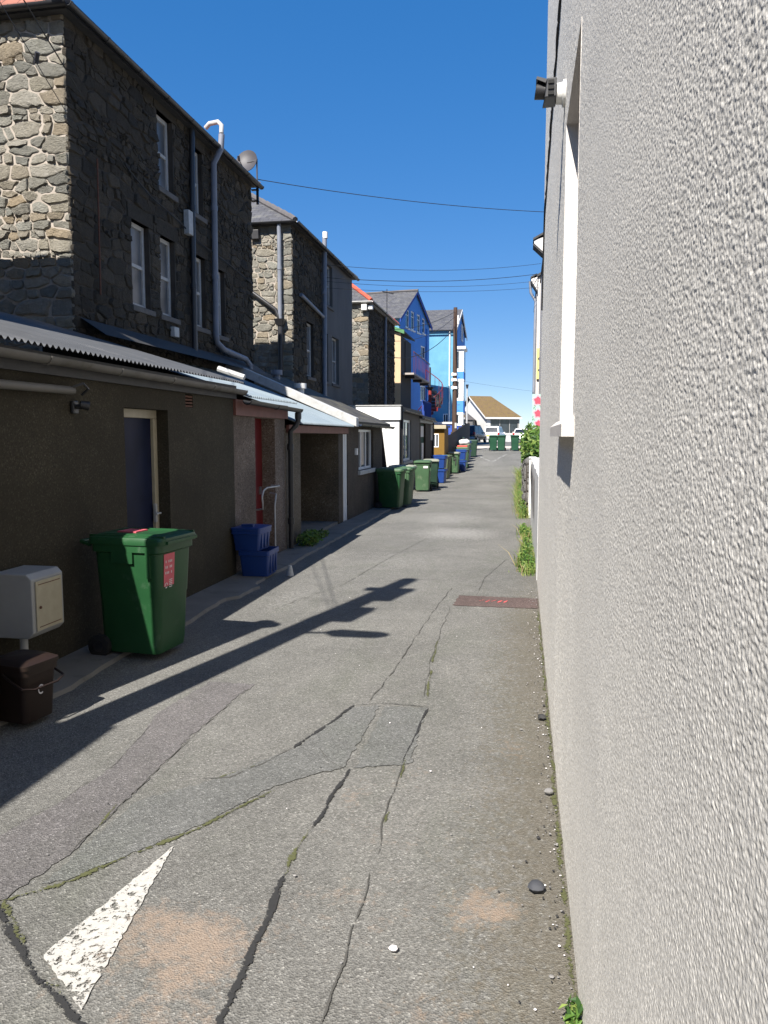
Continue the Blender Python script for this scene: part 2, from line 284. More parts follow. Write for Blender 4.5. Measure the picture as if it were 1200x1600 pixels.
# ------------------------------------------------------------------ mesh helpers
class MB:
    def __init__(s): s.v = []; s.f = []; s.m = []; s.c = []; s.uv = []; s.mi = 0; s.cv = None
    def face(s, pts, uv=None):
        b = len(s.v); s.v.extend([tuple(p) for p in pts]); s.f.append(list(range(b, b + len(pts)))); s.m.append(s.mi); s.c.append(s.cv); s.uv.append(uv)
    def mesh(s, verts, faces):
        b = len(s.v); s.v.extend([tuple(p) for p in verts])
        for f in faces: s.f.append([b + i for i in f]); s.m.append(s.mi); s.c.append(s.cv); s.uv.append(None)
    def box(s, x0, x1, y0, y1, z0, z1):
        s.mesh([(x0, y0, z0), (x1, y0, z0), (x1, y1, z0), (x0, y1, z0), (x0, y0, z1), (x1, y0, z1), (x1, y1, z1), (x0, y1, z1)],
               [(0, 3, 2, 1), (4, 5, 6, 7), (0, 1, 5, 4), (1, 2, 6, 5), (2, 3, 7, 6), (3, 0, 4, 7)])
    def fbox(s, F, u0, u1, v0, v1, d0, d1):
        P = [F(u, v, d) for d in (d0, d1) for (u, v) in ((u0, v0), (u1, v0), (u1, v1), (u0, v1))]
        s.mesh(P, [(0, 3, 2, 1), (4, 5, 6, 7), (0, 1, 5, 4), (1, 2, 6, 5), (2, 3, 7, 6), (3, 0, 4, 7)])
    def prism(s, poly, vec):
        n = len(poly); vec = Vector(vec); P = [Vector(p) for p in poly]
        s.mesh([tuple(p) for p in P] + [tuple(p + vec) for p in P], [tuple(range(n))[::-1], tuple(range(n, 2 * n))] + [(i, (i + 1) % n, n + (i + 1) % n, n + i) for i in range(n)])
    def loft(s, loops, cap0=True, cap1=True, closed=True):
        n = len(loops[0]); V = [p for l in loops for p in l]; F = []
        for k in range(len(loops) - 1):
            for i in range(n if closed else n - 1):
                j = (i + 1) % n; F.append((k * n + i, k * n + j, (k + 1) * n + j, (k + 1) * n + i))
        if cap0: F.append(tuple(range(n))[::-1])
        if cap1: F.append(tuple(range((len(loops) - 1) * n, len(loops) * n)))
        s.mesh(V, F)
    def tube(s, path, r, n=8, cap=True):
        P = [Vector(p) for p in path]; rr = r if isinstance(r, (list, tuple)) else [r] * len(P); loops = []
        t0 = (P[1] - P[0]).normalized(); up = Vector((0, 0, 1)) if abs(t0.z) < .9 else Vector((1, 0, 0)); a = t0.cross(up).normalized()
        for i, p in enumerate(P):
            t = (P[min(i + 1, len(P) - 1)] - P[max(i - 1, 0)]).normalized()
            a = (a - t * a.dot(t)).normalized(); b = t.cross(a)
            loops.append([tuple(p + (a * math.cos(k * 2 * math.pi / n) + b * math.sin(k * 2 * math.pi / n)) * rr[i]) for k in range(n)])
        s.loft(loops, cap, cap)
    def sphere(s, c, r, nu=10, nv=6, sc=(1, 1, 1)):
        loops = []
        for j in range(1, nv):
            t = math.pi * j / nv
            loops.append([(c[0] + r * sc[0] * math.sin(t) * math.cos(2 * math.pi * i / nu), c[1] + r * sc[1] * math.sin(t) * math.sin(2 * math.pi * i / nu), c[2] + r * sc[2] * math.cos(t)) for i in range(nu)])
        s.loft(loops)
    def build(s, name, mats, parent=None, smooth=None, bevel=0, recalc=True, local=False):
        me = bpy.data.meshes.new(name); org = (0, 0, 0) if local else origin_of(parent)
        me.from_pydata([(x - org[0], y - org[1], z - org[2]) for x, y, z in s.v], [], s.f)
        mats = mats if isinstance(mats, (list, tuple)) else [mats]
        for m in mats: me.materials.append(m)
        me.polygons.foreach_set('material_index', s.m)
        if any(c is not None for c in s.c):
            a = me.color_attributes.new('Col', 'FLOAT_COLOR', 'CORNER'); buf = []
            for f, c in zip(s.f, s.c): buf.extend((list(c or (0, 0, 0)) + [1.0]) * len(f))
            a.data.foreach_set('color', buf)
        if any(u is not None for u in s.uv):
            l = me.uv_layers.new(name='UVMap'); buf = []
            for f, u in zip(s.f, s.uv):
                for k in range(len(f)): buf.extend(u[k] if u else (0, 0))
            l.data.foreach_set('uv', buf)
        if recalc:
            bm = bmesh.new(); bm.from_mesh(me); bmesh.ops.recalc_face_normals(bm, faces=bm.faces); bm.to_mesh(me); bm.free()
        if smooth is not None:
            me.polygons.foreach_set('use_smooth', [True] * len(me.polygons)); me.set_sharp_from_angle(angle=R_(smooth))
        me.update()
        o = bpy.data.objects.new(name, me); COL.objects.link(o)
        if parent: o.parent = parent
        if bevel:
            b = o.modifiers.new('bevel', 'BEVEL'); b.width = bevel; b.segments = 2; b.limit_method = 'ANGLE'; b.angle_limit = R_(40)
        return o
def origin_of(p):
    if p is None: return (0, 0, 0)
    while p.parent: p = p.parent
    return p.location if p.type == 'EMPTY' else (0, 0, 0)
def tag(o, label, cat, group=None):
    o['label'] = label; o['category'] = cat
    if group: o['group'] = group
    return o
def thing(name, label, cat, loc=(0, 0, 0), group=None):
    o = bpy.data.objects.new(name, None); o.empty_display_size = .2; COL.objects.link(o); o.location = loc
    return tag(o, label, cat, group)
def struct(o): o['kind'] = 'structure'; return o
def copy_tree(o, parent=None):
    c = o.copy(); COL.objects.link(c); c.parent = parent
    for ch in list(o.children): copy_tree(ch, c)
    return c
def put(o, x, y, z, rz=0, tilt=(0, 0)): o.location = (x, y, z); o.rotation_euler = (tilt[0], tilt[1], R_(rz))
def frame(o, u, n):
    o = Vector(o); u = Vector(u); n = Vector(n)
    return lambda a, b, d=0.0: tuple(o + u * a + n * d + Vector((0, 0, b)))
def alley(X): return frame((X, 0, 0), (0, 1, 0), (1, 0, 0))        # u = Y, faces the alley
def south(Y): return frame((0, Y, 0), (1, 0, 0), (0, -1, 0))       # u = X, faces the camera
def rrect(x0, x1, y0, y1, r, z, n=4):
    out = []
    for cx, cy, a0 in ((x1 - r, y1 - r, 0), (x0 + r, y1 - r, 90), (x0 + r, y0 + r, 180), (x1 - r, y0 + r, 270)):
        for k in range(n + 1):
            a = R_(a0 + 90 * k / n); out.append((cx + r * math.cos(a), cy + r * math.sin(a), z))
    return out
def panel(mb, F, u0, u1, v0, v1, holes=(), depth=.12):
    us = sorted({u0, u1} | {h[i] for h in holes for i in (0, 1)}); vs = sorted({v0, v1} | {h[i] for h in holes for i in (2, 3)})
    for a, b in zip(us, us[1:]):
        for c, d in zip(vs, vs[1:]):
            if any(h[0] <= (a + b) / 2 <= h[1] and h[2] <= (c + d) / 2 <= h[3] for h in holes): continue
            mb.face([F(a, c), F(b, c), F(b, d), F(a, d)])
    for h in holes:
        a, b, c, d = h[:4]; dp = h[4] if len(h) > 4 else depth
        for p, q in (((a, c), (b, c)), ((b, c), (b, d)), ((b, d), (a, d)), ((a, d), (a, c))):
            mb.face([F(p[0], p[1]), F(q[0], q[1]), F(q[0], q[1], -dp), F(p[0], p[1], -dp)])
def rubble(mb, F, u0, u1, v0, v1, holes, rng, hmin=.16, hmax=.36, relief=.035, gap=.014, quoin=None, edge_warp=True):
    seed = rng.random() * 100
    def warp(u, v):
        e = min(1, max(0, min(u - u0, u1 - u, v - v0, v1 - v) / .25))
        a = mnoise.noise((u * .9 + seed, v * .9, 0)) + .5 * mnoise.noise((u * 2.3 + seed, v * 2.3, 3)); b = mnoise.noise((u * .9, v * .9, seed + 7)) + .5 * mnoise.noise((u * 2.3, v * 2.3, seed))
        return u + a * .09 * e, v + b * .10 * e
    cells = []
    def stone(a, b, c, d):
        if b - a < .05 or d - c < .035: return
        cells.append((a, b, c, d, (a + b) / 2 + rng.uniform(-.16, .16) * (b - a), (c + d) / 2 + rng.uniform(-.16, .16) * (d - c), min(b - a, 1.6 * (d - c)) * .5))
    v = v0
    while v < v1 - .02:
        h = rng.uniform(hmin, hmax)
        if v1 - v - h < hmin * .8: h = v1 - v
        segs = [(u0, u1)]
        for hh in holes:
            if hh[2] < v + h and hh[3] > v:
                ns = []
                for a, b in segs:
                    if hh[1] <= a or hh[0] >= b: ns.append((a, b)); continue
                    if hh[0] - a > .05: ns.append((a, hh[0]))
                    if b - hh[1] > .05: ns.append((hh[1], b))
                segs = ns
        for a, b in segs:
            u = a
            while u < b - .01:
                wd = h * rng.choice((rng.uniform(.7, 1.3), rng.uniform(1.1, 2.4), rng.uniform(1.8, 3.4)))
                if b - u - wd < .18: wd = b - u
                r = rng.random()
                big = quoin is not None and (abs(u + wd - quoin) < .02 or abs(u - quoin) < .02)
                if r < .42 and h > .22 and not big:
                    k = rng.uniform(.35, .65) * h
                    if rng.random() < .5: stone(u, u + wd, v, v + k)
                    else:
                        q = rng.uniform(.35, .65) * wd; stone(u, u + q, v, v + k); stone(u + q, u + wd, v, v + k)
                    if rng.random() < .5: stone(u, u + wd, v + k, v + h)
                    else:
                        q = rng.uniform(.35, .65) * wd; stone(u, u + q, v + k, v + h); stone(u + q, u + wd, v + k, v + h)
                else: stone(u, u + wd, v, v + h)
                u += wd
        v += h
    AN = .5
    for q in cells:
        a, b, c, d, cu, cv, rad = q; ex_u, ex_v = (b - a) * .35 + .02, (d - c) * .35 + .02
        poly = [(max(u0, a - ex_u), max(v0, c - ex_v)), (min(u1, b + ex_u), max(v0, c - ex_v)), (min(u1, b + ex_u), min(v1, d + ex_v)), (max(u0, a - ex_u), min(v1, d + ex_v))]
        def clip(poly, nx, ny, k):
            out = []
            for i, p in enumerate(poly):
                r = poly[i - 1]; dp, dr = nx * p[0] + ny * p[1] - k, nx * r[0] + ny * r[1] - k
                if (dp <= 0) != (dr <= 0): t = dr / (dr - dp); out.append((r[0] + (p[0] - r[0]) * t, r[1] + (p[1] - r[1]) * t))
                if dp <= 0: out.append(p)
            return out
        for o in cells:
            if o is q or o[0] > b + .9 or o[1] < a - .9 or o[2] > d + .6 or o[3] < c - .6: continue
            dx, dy = (o[4] - cu) * AN * AN, o[5] - cv
            dd = (o[4] - cu) ** 2 * AN * AN + (o[5] - cv) ** 2
            if dd < 1e-8: continue
            t = .5 + (rad * rad - o[6] * o[6]) * .55 / (2 * dd); t = min(.8, max(.2, t))
            mx, my = cu + (o[4] - cu) * t, cv + (o[5] - cv) * t
            poly = clip(poly, dx, dy, dx * mx + dy * my)
            if len(poly) < 3: break
        for h in holes:
            if h[0] < b and h[1] > a:
                if h[3] <= c + .01: poly = clip(poly, 0, -1, -h[3])
                elif h[2] >= d - .01: poly = clip(poly, 0, 1, h[2])
            if h[2] < d + ex_v and h[3] > c - ex_v:
                if h[1] <= a + .01: poly = clip(poly, -1, 0, -h[1])
                elif h[0] >= b - .01: poly = clip(poly, 1, 0, h[0])
        if len(poly) < 3: continue
        cx_ = sum(p[0] for p in poly) / len(poly); cy_ = sum(p[1] for p in poly) / len(poly); g = gap * rng.uniform(.5, 1.6)
        ins = []
        for p in poly:
            l = math.hypot(p[0] - cx_, p[1] - cy_) or 1; k = max(.3, 1 - g * 1.35 / l); ins.append((cx_ + (p[0] - cx_) * k, cy_ + (p[1] - cy_) * k))
        cut = []
        for i, p in enumerate(ins):
            n_ = ins[(i + 1) % len(ins)]; L = math.hypot(n_[0] - p[0], n_[1] - p[1]); e = min(.28, .012 / max(L, .01)) * rng.uniform(.4, 1.8)
            cut.append((p[0] + (n_[0] - p[0]) * e, p[1] + (n_[1] - p[1]) * e))
            for kk in range(1, max(1, int(L / .09)) + 1): 
                f = kk / (max(1, int(L / .09)) + 1); jx, jy = rng.gauss(0, .010), rng.gauss(0, .009); cut.append((p[0] + (n_[0] - p[0]) * f + jx, p[1] + (n_[1] - p[1]) * f + jy))
            cut.append((n_[0] + (p[0] - n_[0]) * e, n_[1] + (p[1] - n_[1]) * e))
        dep = relief * rng.uniform(.35, 1.3); tu, tv = rng.uniform(-.5, .5), rng.uniform(-.5, .5); W_, H_ = (b - a) / 2, (d - c) / 2; sd_ = rng.uniform(0, 50)
        rings = []
        for sc, dd in ((1.0, -.01), (1.0 - .009 / max(.05, min(W_, H_)), .75), (.85, .95), (.6, 1.0), (.3, 1.0)):
            rg = []
            for x, y in cut:
                x2, y2 = cx_ + (x - cx_) * sc, cy_ + (y - cy_) * sc; uu, vv = warp(x2, y2) if edge_warp else (x2, y2)
                hh = dd if dd < 0 else dd * dep * (1 + tu * (x2 - cx_) / W_ + tv * (y2 - cy_) / H_) + (.016 * mnoise.noise((x2 * 8, y2 * 8, sd_)) + .009 * mnoise.noise((x2 * 23, y2 * 23, sd_)) if dd > .5 else 0)
                rg.append(F(uu, vv, hh))
            rings.append(rg)
        mb.cv = (rng.random(), rng.random(), rng.random()); mb.loft(rings, False, True); mb.cv = None
def roofq(mb, pts, du=None):
    """a roof slope: first two points along the eave; uv in metres"""
    P = [Vector(p) for p in pts]; e = (P[1] - P[0]).normalized(); nrm = (P[1] - P[0]).cross(P[-1] - P[0]).normalized(); s = nrm.cross(e)
    mb.face(pts, [((p - P[0]).dot(e), (p - P[0]).dot(s)) for p in P])
def window(par, F, u0, u1, v0, v1, rec=.1, fm=None, gm=None, bars='sash', fw=.06, sill=None, name='window', sd=.06):
    fm = fm or old_white; gm = gm or glass
    mb = MB(); d0, d1 = -rec - .02, -rec + .035
    mb.fbox(F, u0, u0 + fw, v0, v1, d0, d1); mb.fbox(F, u1 - fw, u1, v0, v1, d0, d1)
    mb.fbox(F, u0 + fw, u1 - fw, v0, v0 + fw, d0, d1); mb.fbox(F, u0 + fw, u1 - fw, v1 - fw, v1, d0, d1)
    vm = (v0 + v1) / 2
    if 'sash' in bars: mb.fbox(F, u0 + fw, u1 - fw, vm - .03, vm + .03, d0, d1 - .004)
    if 'mull' in bars:
        um = (u0 + u1) / 2; mb.fbox(F, um - .03, um + .03, v0 + fw, v1 - fw, d0, d1 - .008)
    if 'thirds' in bars:
        for k in (1, 2): um = u0 + (u1 - u0) * k / 3; mb.fbox(F, um - .03, um + .03, v0 + fw, v1 - fw, d0, d1 - .008)
    if 'top' in bars: vt = v1 - (v1 - v0) * .3; mb.fbox(F, u0 + fw, u1 - fw, vt - .025, vt + .025, d0, d1 - .006)
    w_ = mb.build(name, fm, par, bevel=.006)
    g = MB(); g.fbox(F, u0 + fw * .6, u1 - fw * .6, v0 + fw * .6, v1 - fw * .6, d0 - .012, d0 + .02); g.build('pane', gm, w_)
    if sill is not None:
        g = MB(); g.fbox(F, u0 - .08, u1 + .08, v0 - .1, v0 - .003, -rec, sd); g.build('sill', sill, w_, bevel=.01)
    return w_
def gutter(par, path, r=.055, mat=None, name='gutter', half=True, n=10):
    mb = MB(); a, b = Vector(path[0]), Vector(path[1]); t = (b - a).normalized(); sd = t.cross(Vector((0, 0, 1))).normalized()
    pr = [(math.cos(R_(180 + 180 * k / n)) , math.sin(R_(180 + 180 * k / n))) for k in range(n + 1)]
    prof = [(x * r, y * r) for x, y in pr] + [(x * (r - .006), y * (r - .006)) for x, y in pr[::-1]]
    mb.loft([[tuple(p + sd * x + Vector((0, 0, y))) for x, y in prof] for p in (a, b)])
    L = (b - a).length; k = max(1, int(L / 1.0))
    for i in range(k + 1):
        c = a + t * min(L - .03, max(.03, L * i / k))
        q = [(x * (r + .007), y * (r + .007)) for x, y in pr] + [(x * (r - .003), y * (r - .003)) for x, y in pr[::-1]]
        mb.loft([[tuple(p + sd * x + Vector((0, 0, y))) for x, y in q] for p in (c - t * .02, c + t * .02)])
    return mb.build(name, mat or black_pl, par, smooth=40)
def pipe(par, path, r, mat, name='downpipe', collars=(), n=10):
    mb = MB(); mb.tube(path, r, n)
    for c in collars:
        c = Vector(c); mb.tube([c - Vector((0, 0, .05)), c + Vector((0, 0, .05))], r + .012, n)
    return mb.build(name, mat, par, smooth=50)
def strip(pts, w, z, mb, rng, jit=.35):
    """wandering ribbon on the ground, u across and v along; the material frays its edges"""
    L = []
    for (x0, y0), (x1, y1) in zip(pts, pts[1:]):
        k = max(1, int(math.hypot(x1 - x0, y1 - y0) / .05)); L += [(x0 + (x1 - x0) * i / k, y0 + (y1 - y0) * i / k) for i in range(k)]
    L.append(pts[-1]); prev = None; dist = 0
    for i, (x, y) in enumerate(L):
        a = L[max(0, i - 1)]; b = L[min(len(L) - 1, i + 1)]; d = Vector((b[0] - a[0], b[1] - a[1])).normalized(); nx, ny = -d.y, d.x
        o = mnoise.noise((x * 5, y * 5, 0)) * .016; h = w * (.5 if 0 < i < len(L) - 1 else .15); dist += .05
        cur = ((x + nx * (o + h), y + ny * (o + h), gz(y) + z), (x + nx * (o - h), y + ny * (o - h), gz(y) + z))
        if prev: mb.face([prev[0], prev[1], cur[1], cur[0]], [(0, dist - .05), (1, dist - .05), (1, dist), (0, dist)])
        prev = cur
GP = ((-50, 0), (37.5, 0), (41, .16), (52, .88), (60, 1.08), (74, 1.25), (200, 1.25), (260, -3.0), (400, -4.2))
def gz(y):
    for (a, za), (b, zb) in zip(GP, GP[1:]):
        if y <= b: return za + (zb - za) * max(0, (y - a)) / (b - a)
    return GP[-1][1]
def leaves(mb, c, rad, n, size, rng, nm=3, shell=.5):
    for _ in range(n):
        d = Vector((rng.gauss(0, 1), rng.gauss(0, 1), rng.gauss(0, 1))).normalized() * (rng.random() ** shell)
        k = 1 + .35 * mnoise.noise((c[0] + d.x * 2, c[1] + d.y * 2, c[2] + d.z * 2))
        p = Vector((c[0] + d.x * rad[0] * k, c[1] + d.y * rad[1] * k, c[2] + d.z * rad[2] * k))
        a = Vector((rng.gauss(0, 1), rng.gauss(0, 1), rng.gauss(0, .7))).normalized(); b = a.cross(Vector((rng.gauss(0, 1), rng.gauss(0, 1), rng.gauss(0, 1)))).normalized()
        s = size * rng.uniform(.6, 1.4); mb.mi = rng.choice((0, 0, 1, 2)) if nm == 3 else 0
        q = a.cross(b) * s * .25
        mb.face([p - a * s, p + b * s * .45 + q, p + a * s, p - b * s * .45 + q])
    mb.mi = 0
def plant(name, label, cat, blobs, size, seed, group=None, stems=True, blades=0):
    rng = random.Random(seed); c0 = blobs[0][0]
    t = thing(name, label, cat, (c0[0], c0[1], blobs[0][3] if len(blobs[0]) > 3 else c0[2] - blobs[0][1][2]), group)
    mb = MB()
    for bl in blobs: leaves(mb, bl[0], bl[1], bl[2], size, rng)
    for bl in blobs:
        c, r = bl[0], bl[1]
        for _ in range(blades):
            x, y = c[0] + rng.gauss(0, .6) * r[0], c[1] + rng.uniform(-1.15, 1.15) * r[1]; h = r[2] * rng.uniform(.5, 2.2); dx, dy = rng.gauss(0, .35) * h, rng.gauss(0, .35) * h; w_ = rng.uniform(.003, .007); a = rng.uniform(0, 3.1); z0 = c[2] - r[2]
            p0, p1, p2 = Vector((x, y, z0)), Vector((x + dx * .4, y + dy * .4, z0 + h * .65)), Vector((x + dx, y + dy, z0 + h)); q = Vector((math.cos(a), math.sin(a), 0)) * w_
            mb.mi = rng.choice((0, 1, 1, 3)); mb.face([p0 - q, p0 + q, p1 + q * .8, p1 - q * .8]); mb.face([p1 - q * .8, p1 + q * .8, p2])
    mb.mi = 0
    mb.build('foliage', [lf1, lf2, lf3, lf4], t, recalc=False)
    if stems:
        mb = MB()
        for bl in blobs:
            c, r = bl[0], bl[1]
            for _ in range(4):
                mb.tube([(c[0] + rng.uniform(-.3, .3) * r[0], c[1] + rng.uniform(-.3, .3) * r[1], c[2] - r[2]), (c[0] + rng.uniform(-.7, .7) * r[0], c[1] + rng.uniform(-.7, .7) * r[1], c[2] + r[2] * .5)], max(.003, size * .08), 5)
        mb.build('stem', lf3, t)
    return t
rng0 = random.Random(7)
exec_order = []
# ------------------------------------------------------------------ ground
mb = MB(); XS = (-3000, -400, -60, -3.9, .3, 60, 400, 3000); YS = (-3000, -50, 37.5, 41, 52, 60, 74, 200, 260, 400)
for x0, x1 in zip(XS, XS[1:]):
    for y0, y1 in zip(YS, YS[1:]): mb.face([(x0, y0, gz(y0) - .03), (x1, y0, gz(y0) - .03), (x1, y1, gz(y1) - .03), (x0, y1, gz(y1) - .03)])
struct(mb.build('ground', earth))
mb = MB(); mb.face([(-12000, 330, -3.6), (12000, 330, -3.6), (12000, 20000, -3.6), (-12000, 20000, -3.6)]); struct(mb.build('sea', sea_m))
def alley_mesh():
    xs = np.concatenate([np.arange(-3.9, .26, .06), [.30]]); ys = np.concatenate([np.arange(-8, 1, .5), np.arange(1, 14, .06), np.arange(14, 30, .25), np.arange(30, 56.6, .5)])
    sand = [(-1.25, 2.4, .55, .5, .9), (-.95, 2.1, .5, .4, .8), (-.55, 2.85, .32, .35, .75), (-.12, 2.88, .34, .26, .72), (-.3, 2.7, .7, .55, .42), (-.6, 3.4, .5, .9, .40), (-.05, 4.6, .3, 1.3, .32), (-.9, 2.6, .8, .6, .35), (-.25, 2.3, .3, .3, .5), (-.85, 3.6, .25, .55, .5), (-.6, 4.0, .2, .5, .4), (-.62, 3.0, .25, .5, .55), (.08, 2.3, .12, .4, .6), (-.9, 2.9, .3, .3, .4)]
    cem = [(-1.2, 14.8, 1.3, 1.5, .75), (-1.6, 17.5, 1.5, 2.2, .6), (-.9, 22, 1.2, 3, .5), (-1.8, 11.5, 1, 1.6, .45), (-2.6, 8.5, .4, 1.2, .5), (-1.3, 29, 1, 5, .5), (-2, 44, 1.5, 6, .45)]
    V = []; C = []
    for y in ys:
        for x in xs:
            V.append((x, y, gz(y) + .002 * mnoise.noise((x * .8, y * .5, 1)) + .0008 * mnoise.noise((x * 4, y * 4, 2)) - .003))
            s = max([a * max(0, 1 - math.hypot((x - cx) / rx, (y - cy) / ry) ** 1.5) for cx, cy, rx, ry, a in sand] + [0])
            s *= max(.0, min(1.5, .75 + 1.1 * mnoise.noise((x * 3.1, y * 2.1, 8)) + .7 * mnoise.noise((x * 9, y * 7, 3))))
            g = max(0, min(1, (x + .55) / .75)) * (1.0 if 1.5 < y < 8.5 else max(0, 1 - max(y - 8.5, 1.5 - y) / 2)) * .95
            g = max(g, .5 * max(0, min(1, (x + .35) / .5)) if y > 8.9 else 0, .45 * max(0, (-3.15 - x) / .4))
            b = max([a * max(0, 1 - math.hypot((x - cx) / rx, (y - cy) / ry) ** 2) for cx, cy, rx, ry, a in cem] + [0])
            C.append((s, g, b, 1))
    n = len(xs); F = [(j * n + i, j * n + i + 1, (j + 1) * n + i + 1, (j + 1) * n + i) for j in range(len(ys) - 1) for i in range(n - 1)]
    me = bpy.data.meshes.new('alley_road'); me.from_pydata(V, [], F); me.materials.append(asphalt)
    a = me.color_attributes.new('Col', 'FLOAT_COLOR', 'POINT'); a.data.foreach_set('color', [c for q in C for c in q])
    me.polygons.foreach_set('use_smooth', [True] * len(F)); me.update()
    o = bpy.data.objects.new('alley_road', me); COL.objects.link(o); return struct(o)
alley_mesh()
mb = MB()
for x0, x1, y0, y1 in ((-9, 9, 56.5, 61.5),):
    mb.face([(x0, y0, gz(y0) + .012), (x1, y0, gz(y0) + .012), (x1, y1 - .01, gz(y1) + .012), (x0, y1 - .01, gz(y1) + .012)])
struct(mb.build('seafront_pavement', sandp))
mb = MB(); mb.face([(-60, 61.5, gz(61.5) + .006), (60, 61.5, gz(61.5) + .006), (60, 74, 1.256), (-60, 74, 1.256)]); mb.face([(-60, 74, 1.256), (60, 74, 1.256), (60, 93, 1.256), (-60, 93, 1.256)]); struct(mb.build('seafront_road', asph_dark))
def jag(poly, rng, step=.08, amp=.02):
    out = []
    for (x0, y0), (x1, y1) in zip(poly, poly[1:] + poly[:1]):
        k = max(1, int(math.hypot(x1 - x0, y1 - y0) / step))
        for i in range(k): out.append((x0 + (x1 - x0) * i / k + rng.uniform(-amp, amp), y0 + (y1 - y0) * i / k + rng.uniform(-amp, amp)))
    return out
rg = random.Random(3)
def flat_patch(name, poly, mat, z, amp=.012, step=.03):
    mb = MB(); mb.face([(x, y, gz(y) + z) for x, y in jag(poly, rg, step, amp)]); o = mb.build(name, mat); return struct(o)
flat_patch('asphalt_patch', [(-2.6, 2.2), (-2.39, 3.08), (-2.30, 3.45), (-2.26, 3.85), (-2.33, 4.37), (-2.41, 4.7), (-2.32, 5.4), (-1.95, 5.4), (-1.99, 5.17), (-2.01, 4.37), (-1.98, 3.54), (-1.97, 3.01), (-2.05, 2.55), (-2.15, 2.2)], asph_purple, .0022)
flat_patch('asphalt_patch', [(-1.95, 2.75), (-1.93, 3.5), (-1.62, 3.82), (-1.3, 4.33), (-1.12, 5.05), (-.95, 5.12), (-.96, 4.1), (-1.28, 3.8), (-1.52, 3.3), (-1.85, 2.82)], asph_dark, .0022)
flat_patch('asphalt_patch', [(-.90, 4.1), (-.91, 5.1), (-.62, 5.13), (-.60, 4.2)], asph_dark, .0022)
flat_patch('trench_patch', [(-.73, 8.40), (-.70, 8.95), (.205, 8.93), (.205, 8.40)], asph_drain, .0022, .012)
flat_patch('asphalt_patch', [(-2.2, 6.0), (-2.3, 9.5), (-1.2, 10.2), (-1.1, 6.3)], asph_purple, .006, .03) if False else None
mb = MB()
for x in (-.45, -.38, -.31, -.24, -.18): strip([(x, 8.62 + .05 * ((x * 100) % 2)), (x + .05, 8.75)], .03, .0046, mb, rg)
struct(mb.build('spray_marking', paint_red))
mb = MB()
mbj = MB()
C_ = lambda pts, wd: strip(pts, wd * (1.05 if wd > .024 else .8), .0045, mb if wd > .018 else mbj, rg)
C_([(-.93, 4.07), (-.94, 3.7), (-.96, 3.4)], .026); C_([(-.97, 3.0), (-.95, 2.75), (-.93, 2.45), (-.92, 2.15), (-.92, 1.7)], .034)
C_([(-1.12, 5.09), (-1.2, 4.75), (-1.33, 4.30)], .03); C_([(-1.33, 4.3), (-1.45, 4.02), (-1.56, 3.85), (-1.72, 3.80)], .014)
C_([(-1.12, 5.09), (-.9, 5.17), (-.62, 5.14)], .014); C_([(-.61, 5.12), (-.63, 4.6), (-.64, 4.2)], .02); C_([(-.64, 4.2), (-.64, 3.7), (-.61, 3.2)], .012); C_([(-.60, 2.72), (-.60, 2.5), (-.60, 2.2), (-.59, 1.8)], .014)
C_([(-.61, 3.1), (-.60, 2.74)], .016); C_([(-1.04, 5.15), (-.98, 6.0), (-.93, 7.6), (-.86, 8.9), (-.83, 9.4)], .012); C_([(-.66, 5.2), (-.72, 6.2), (-.74, 7.2), (-.75, 8.3)], .010)
C_([(-2.05, 2.6), (-1.85, 2.42), (-1.62, 2.24), (-1.36, 2.08), (-1.2, 1.9)], .04); C_([(-1.97, 3.0), (-1.99, 3.8), (-2.0, 4.6), (-1.97, 5.3)], .008)
C_([(-2.4, 3.1), (-2.3, 3.5), (-2.27, 3.9), (-2.35, 4.5)], .006); C_([(-.62, 8.97), (-.2, 8.98), (.2, 8.96)], .012); C_([(-1.9, 9.6), (-1.2, 9.9), (-.5, 9.8), (.15, 10.4)], .012); C_([(-.5, 9.0), (-.45, 10.2), (-.2, 11.8)], .012); C_([(-1.9, 12.5), (-.8, 12.3), (.1, 12.6)], .016)
C_([(-2.6, 8), (-2.2, 9.4), (-2.0, 11.5), (-1.7, 14)], .012); C_([(-1.2, 4.35), (-1.05, 4.15), (-.94, 4.05)], .006)
struct(mb.build('road_crack', tar_r, recalc=False)); struct(mbj.build('road_joint', joint_r, recalc=False))
mb = MB()
for p, wd in (([(-.96, 3.4), (-.98, 3.2), (-.97, 3.0)], .03), ([(-1.26, 3.75), (-1.51, 3.28), (-1.84, 2.80), (-2.04, 2.62)], .03), ([(-.63, 4.3), (-.63, 4.0)], .016), ([(-.7, 6.2), (-.73, 6.9)], .022), ([(-.64, 5.3), (-.69, 6.0)], .022), ([(-2.03, 2.62), (-1.78, 2.38)], .04), ([(-1.6, 2.25), (-1.5, 2.18)], .05), ([(-1.62, 3.82), (-1.45, 4.05)], .012), ([(-1.98, 3.2), (-2.0, 3.45)], .02), ([(.2, 2.2), (.2, 8.3)], .03), ([(-.62, 3.62), (-.62, 3.5)], .02)):
    strip(p, wd * 1.6, .0040, mb, rg)
struct(mb.build('road_moss', moss_r, recalc=False))
o = MB(); o.face([(x, y, .0034) for x, y in jag([(-1.54, 3.13), (-1.675, 2.35), (-1.39, 2.13)], rg, .02, .005)]); struct(o.build('road_marking', paint_w))
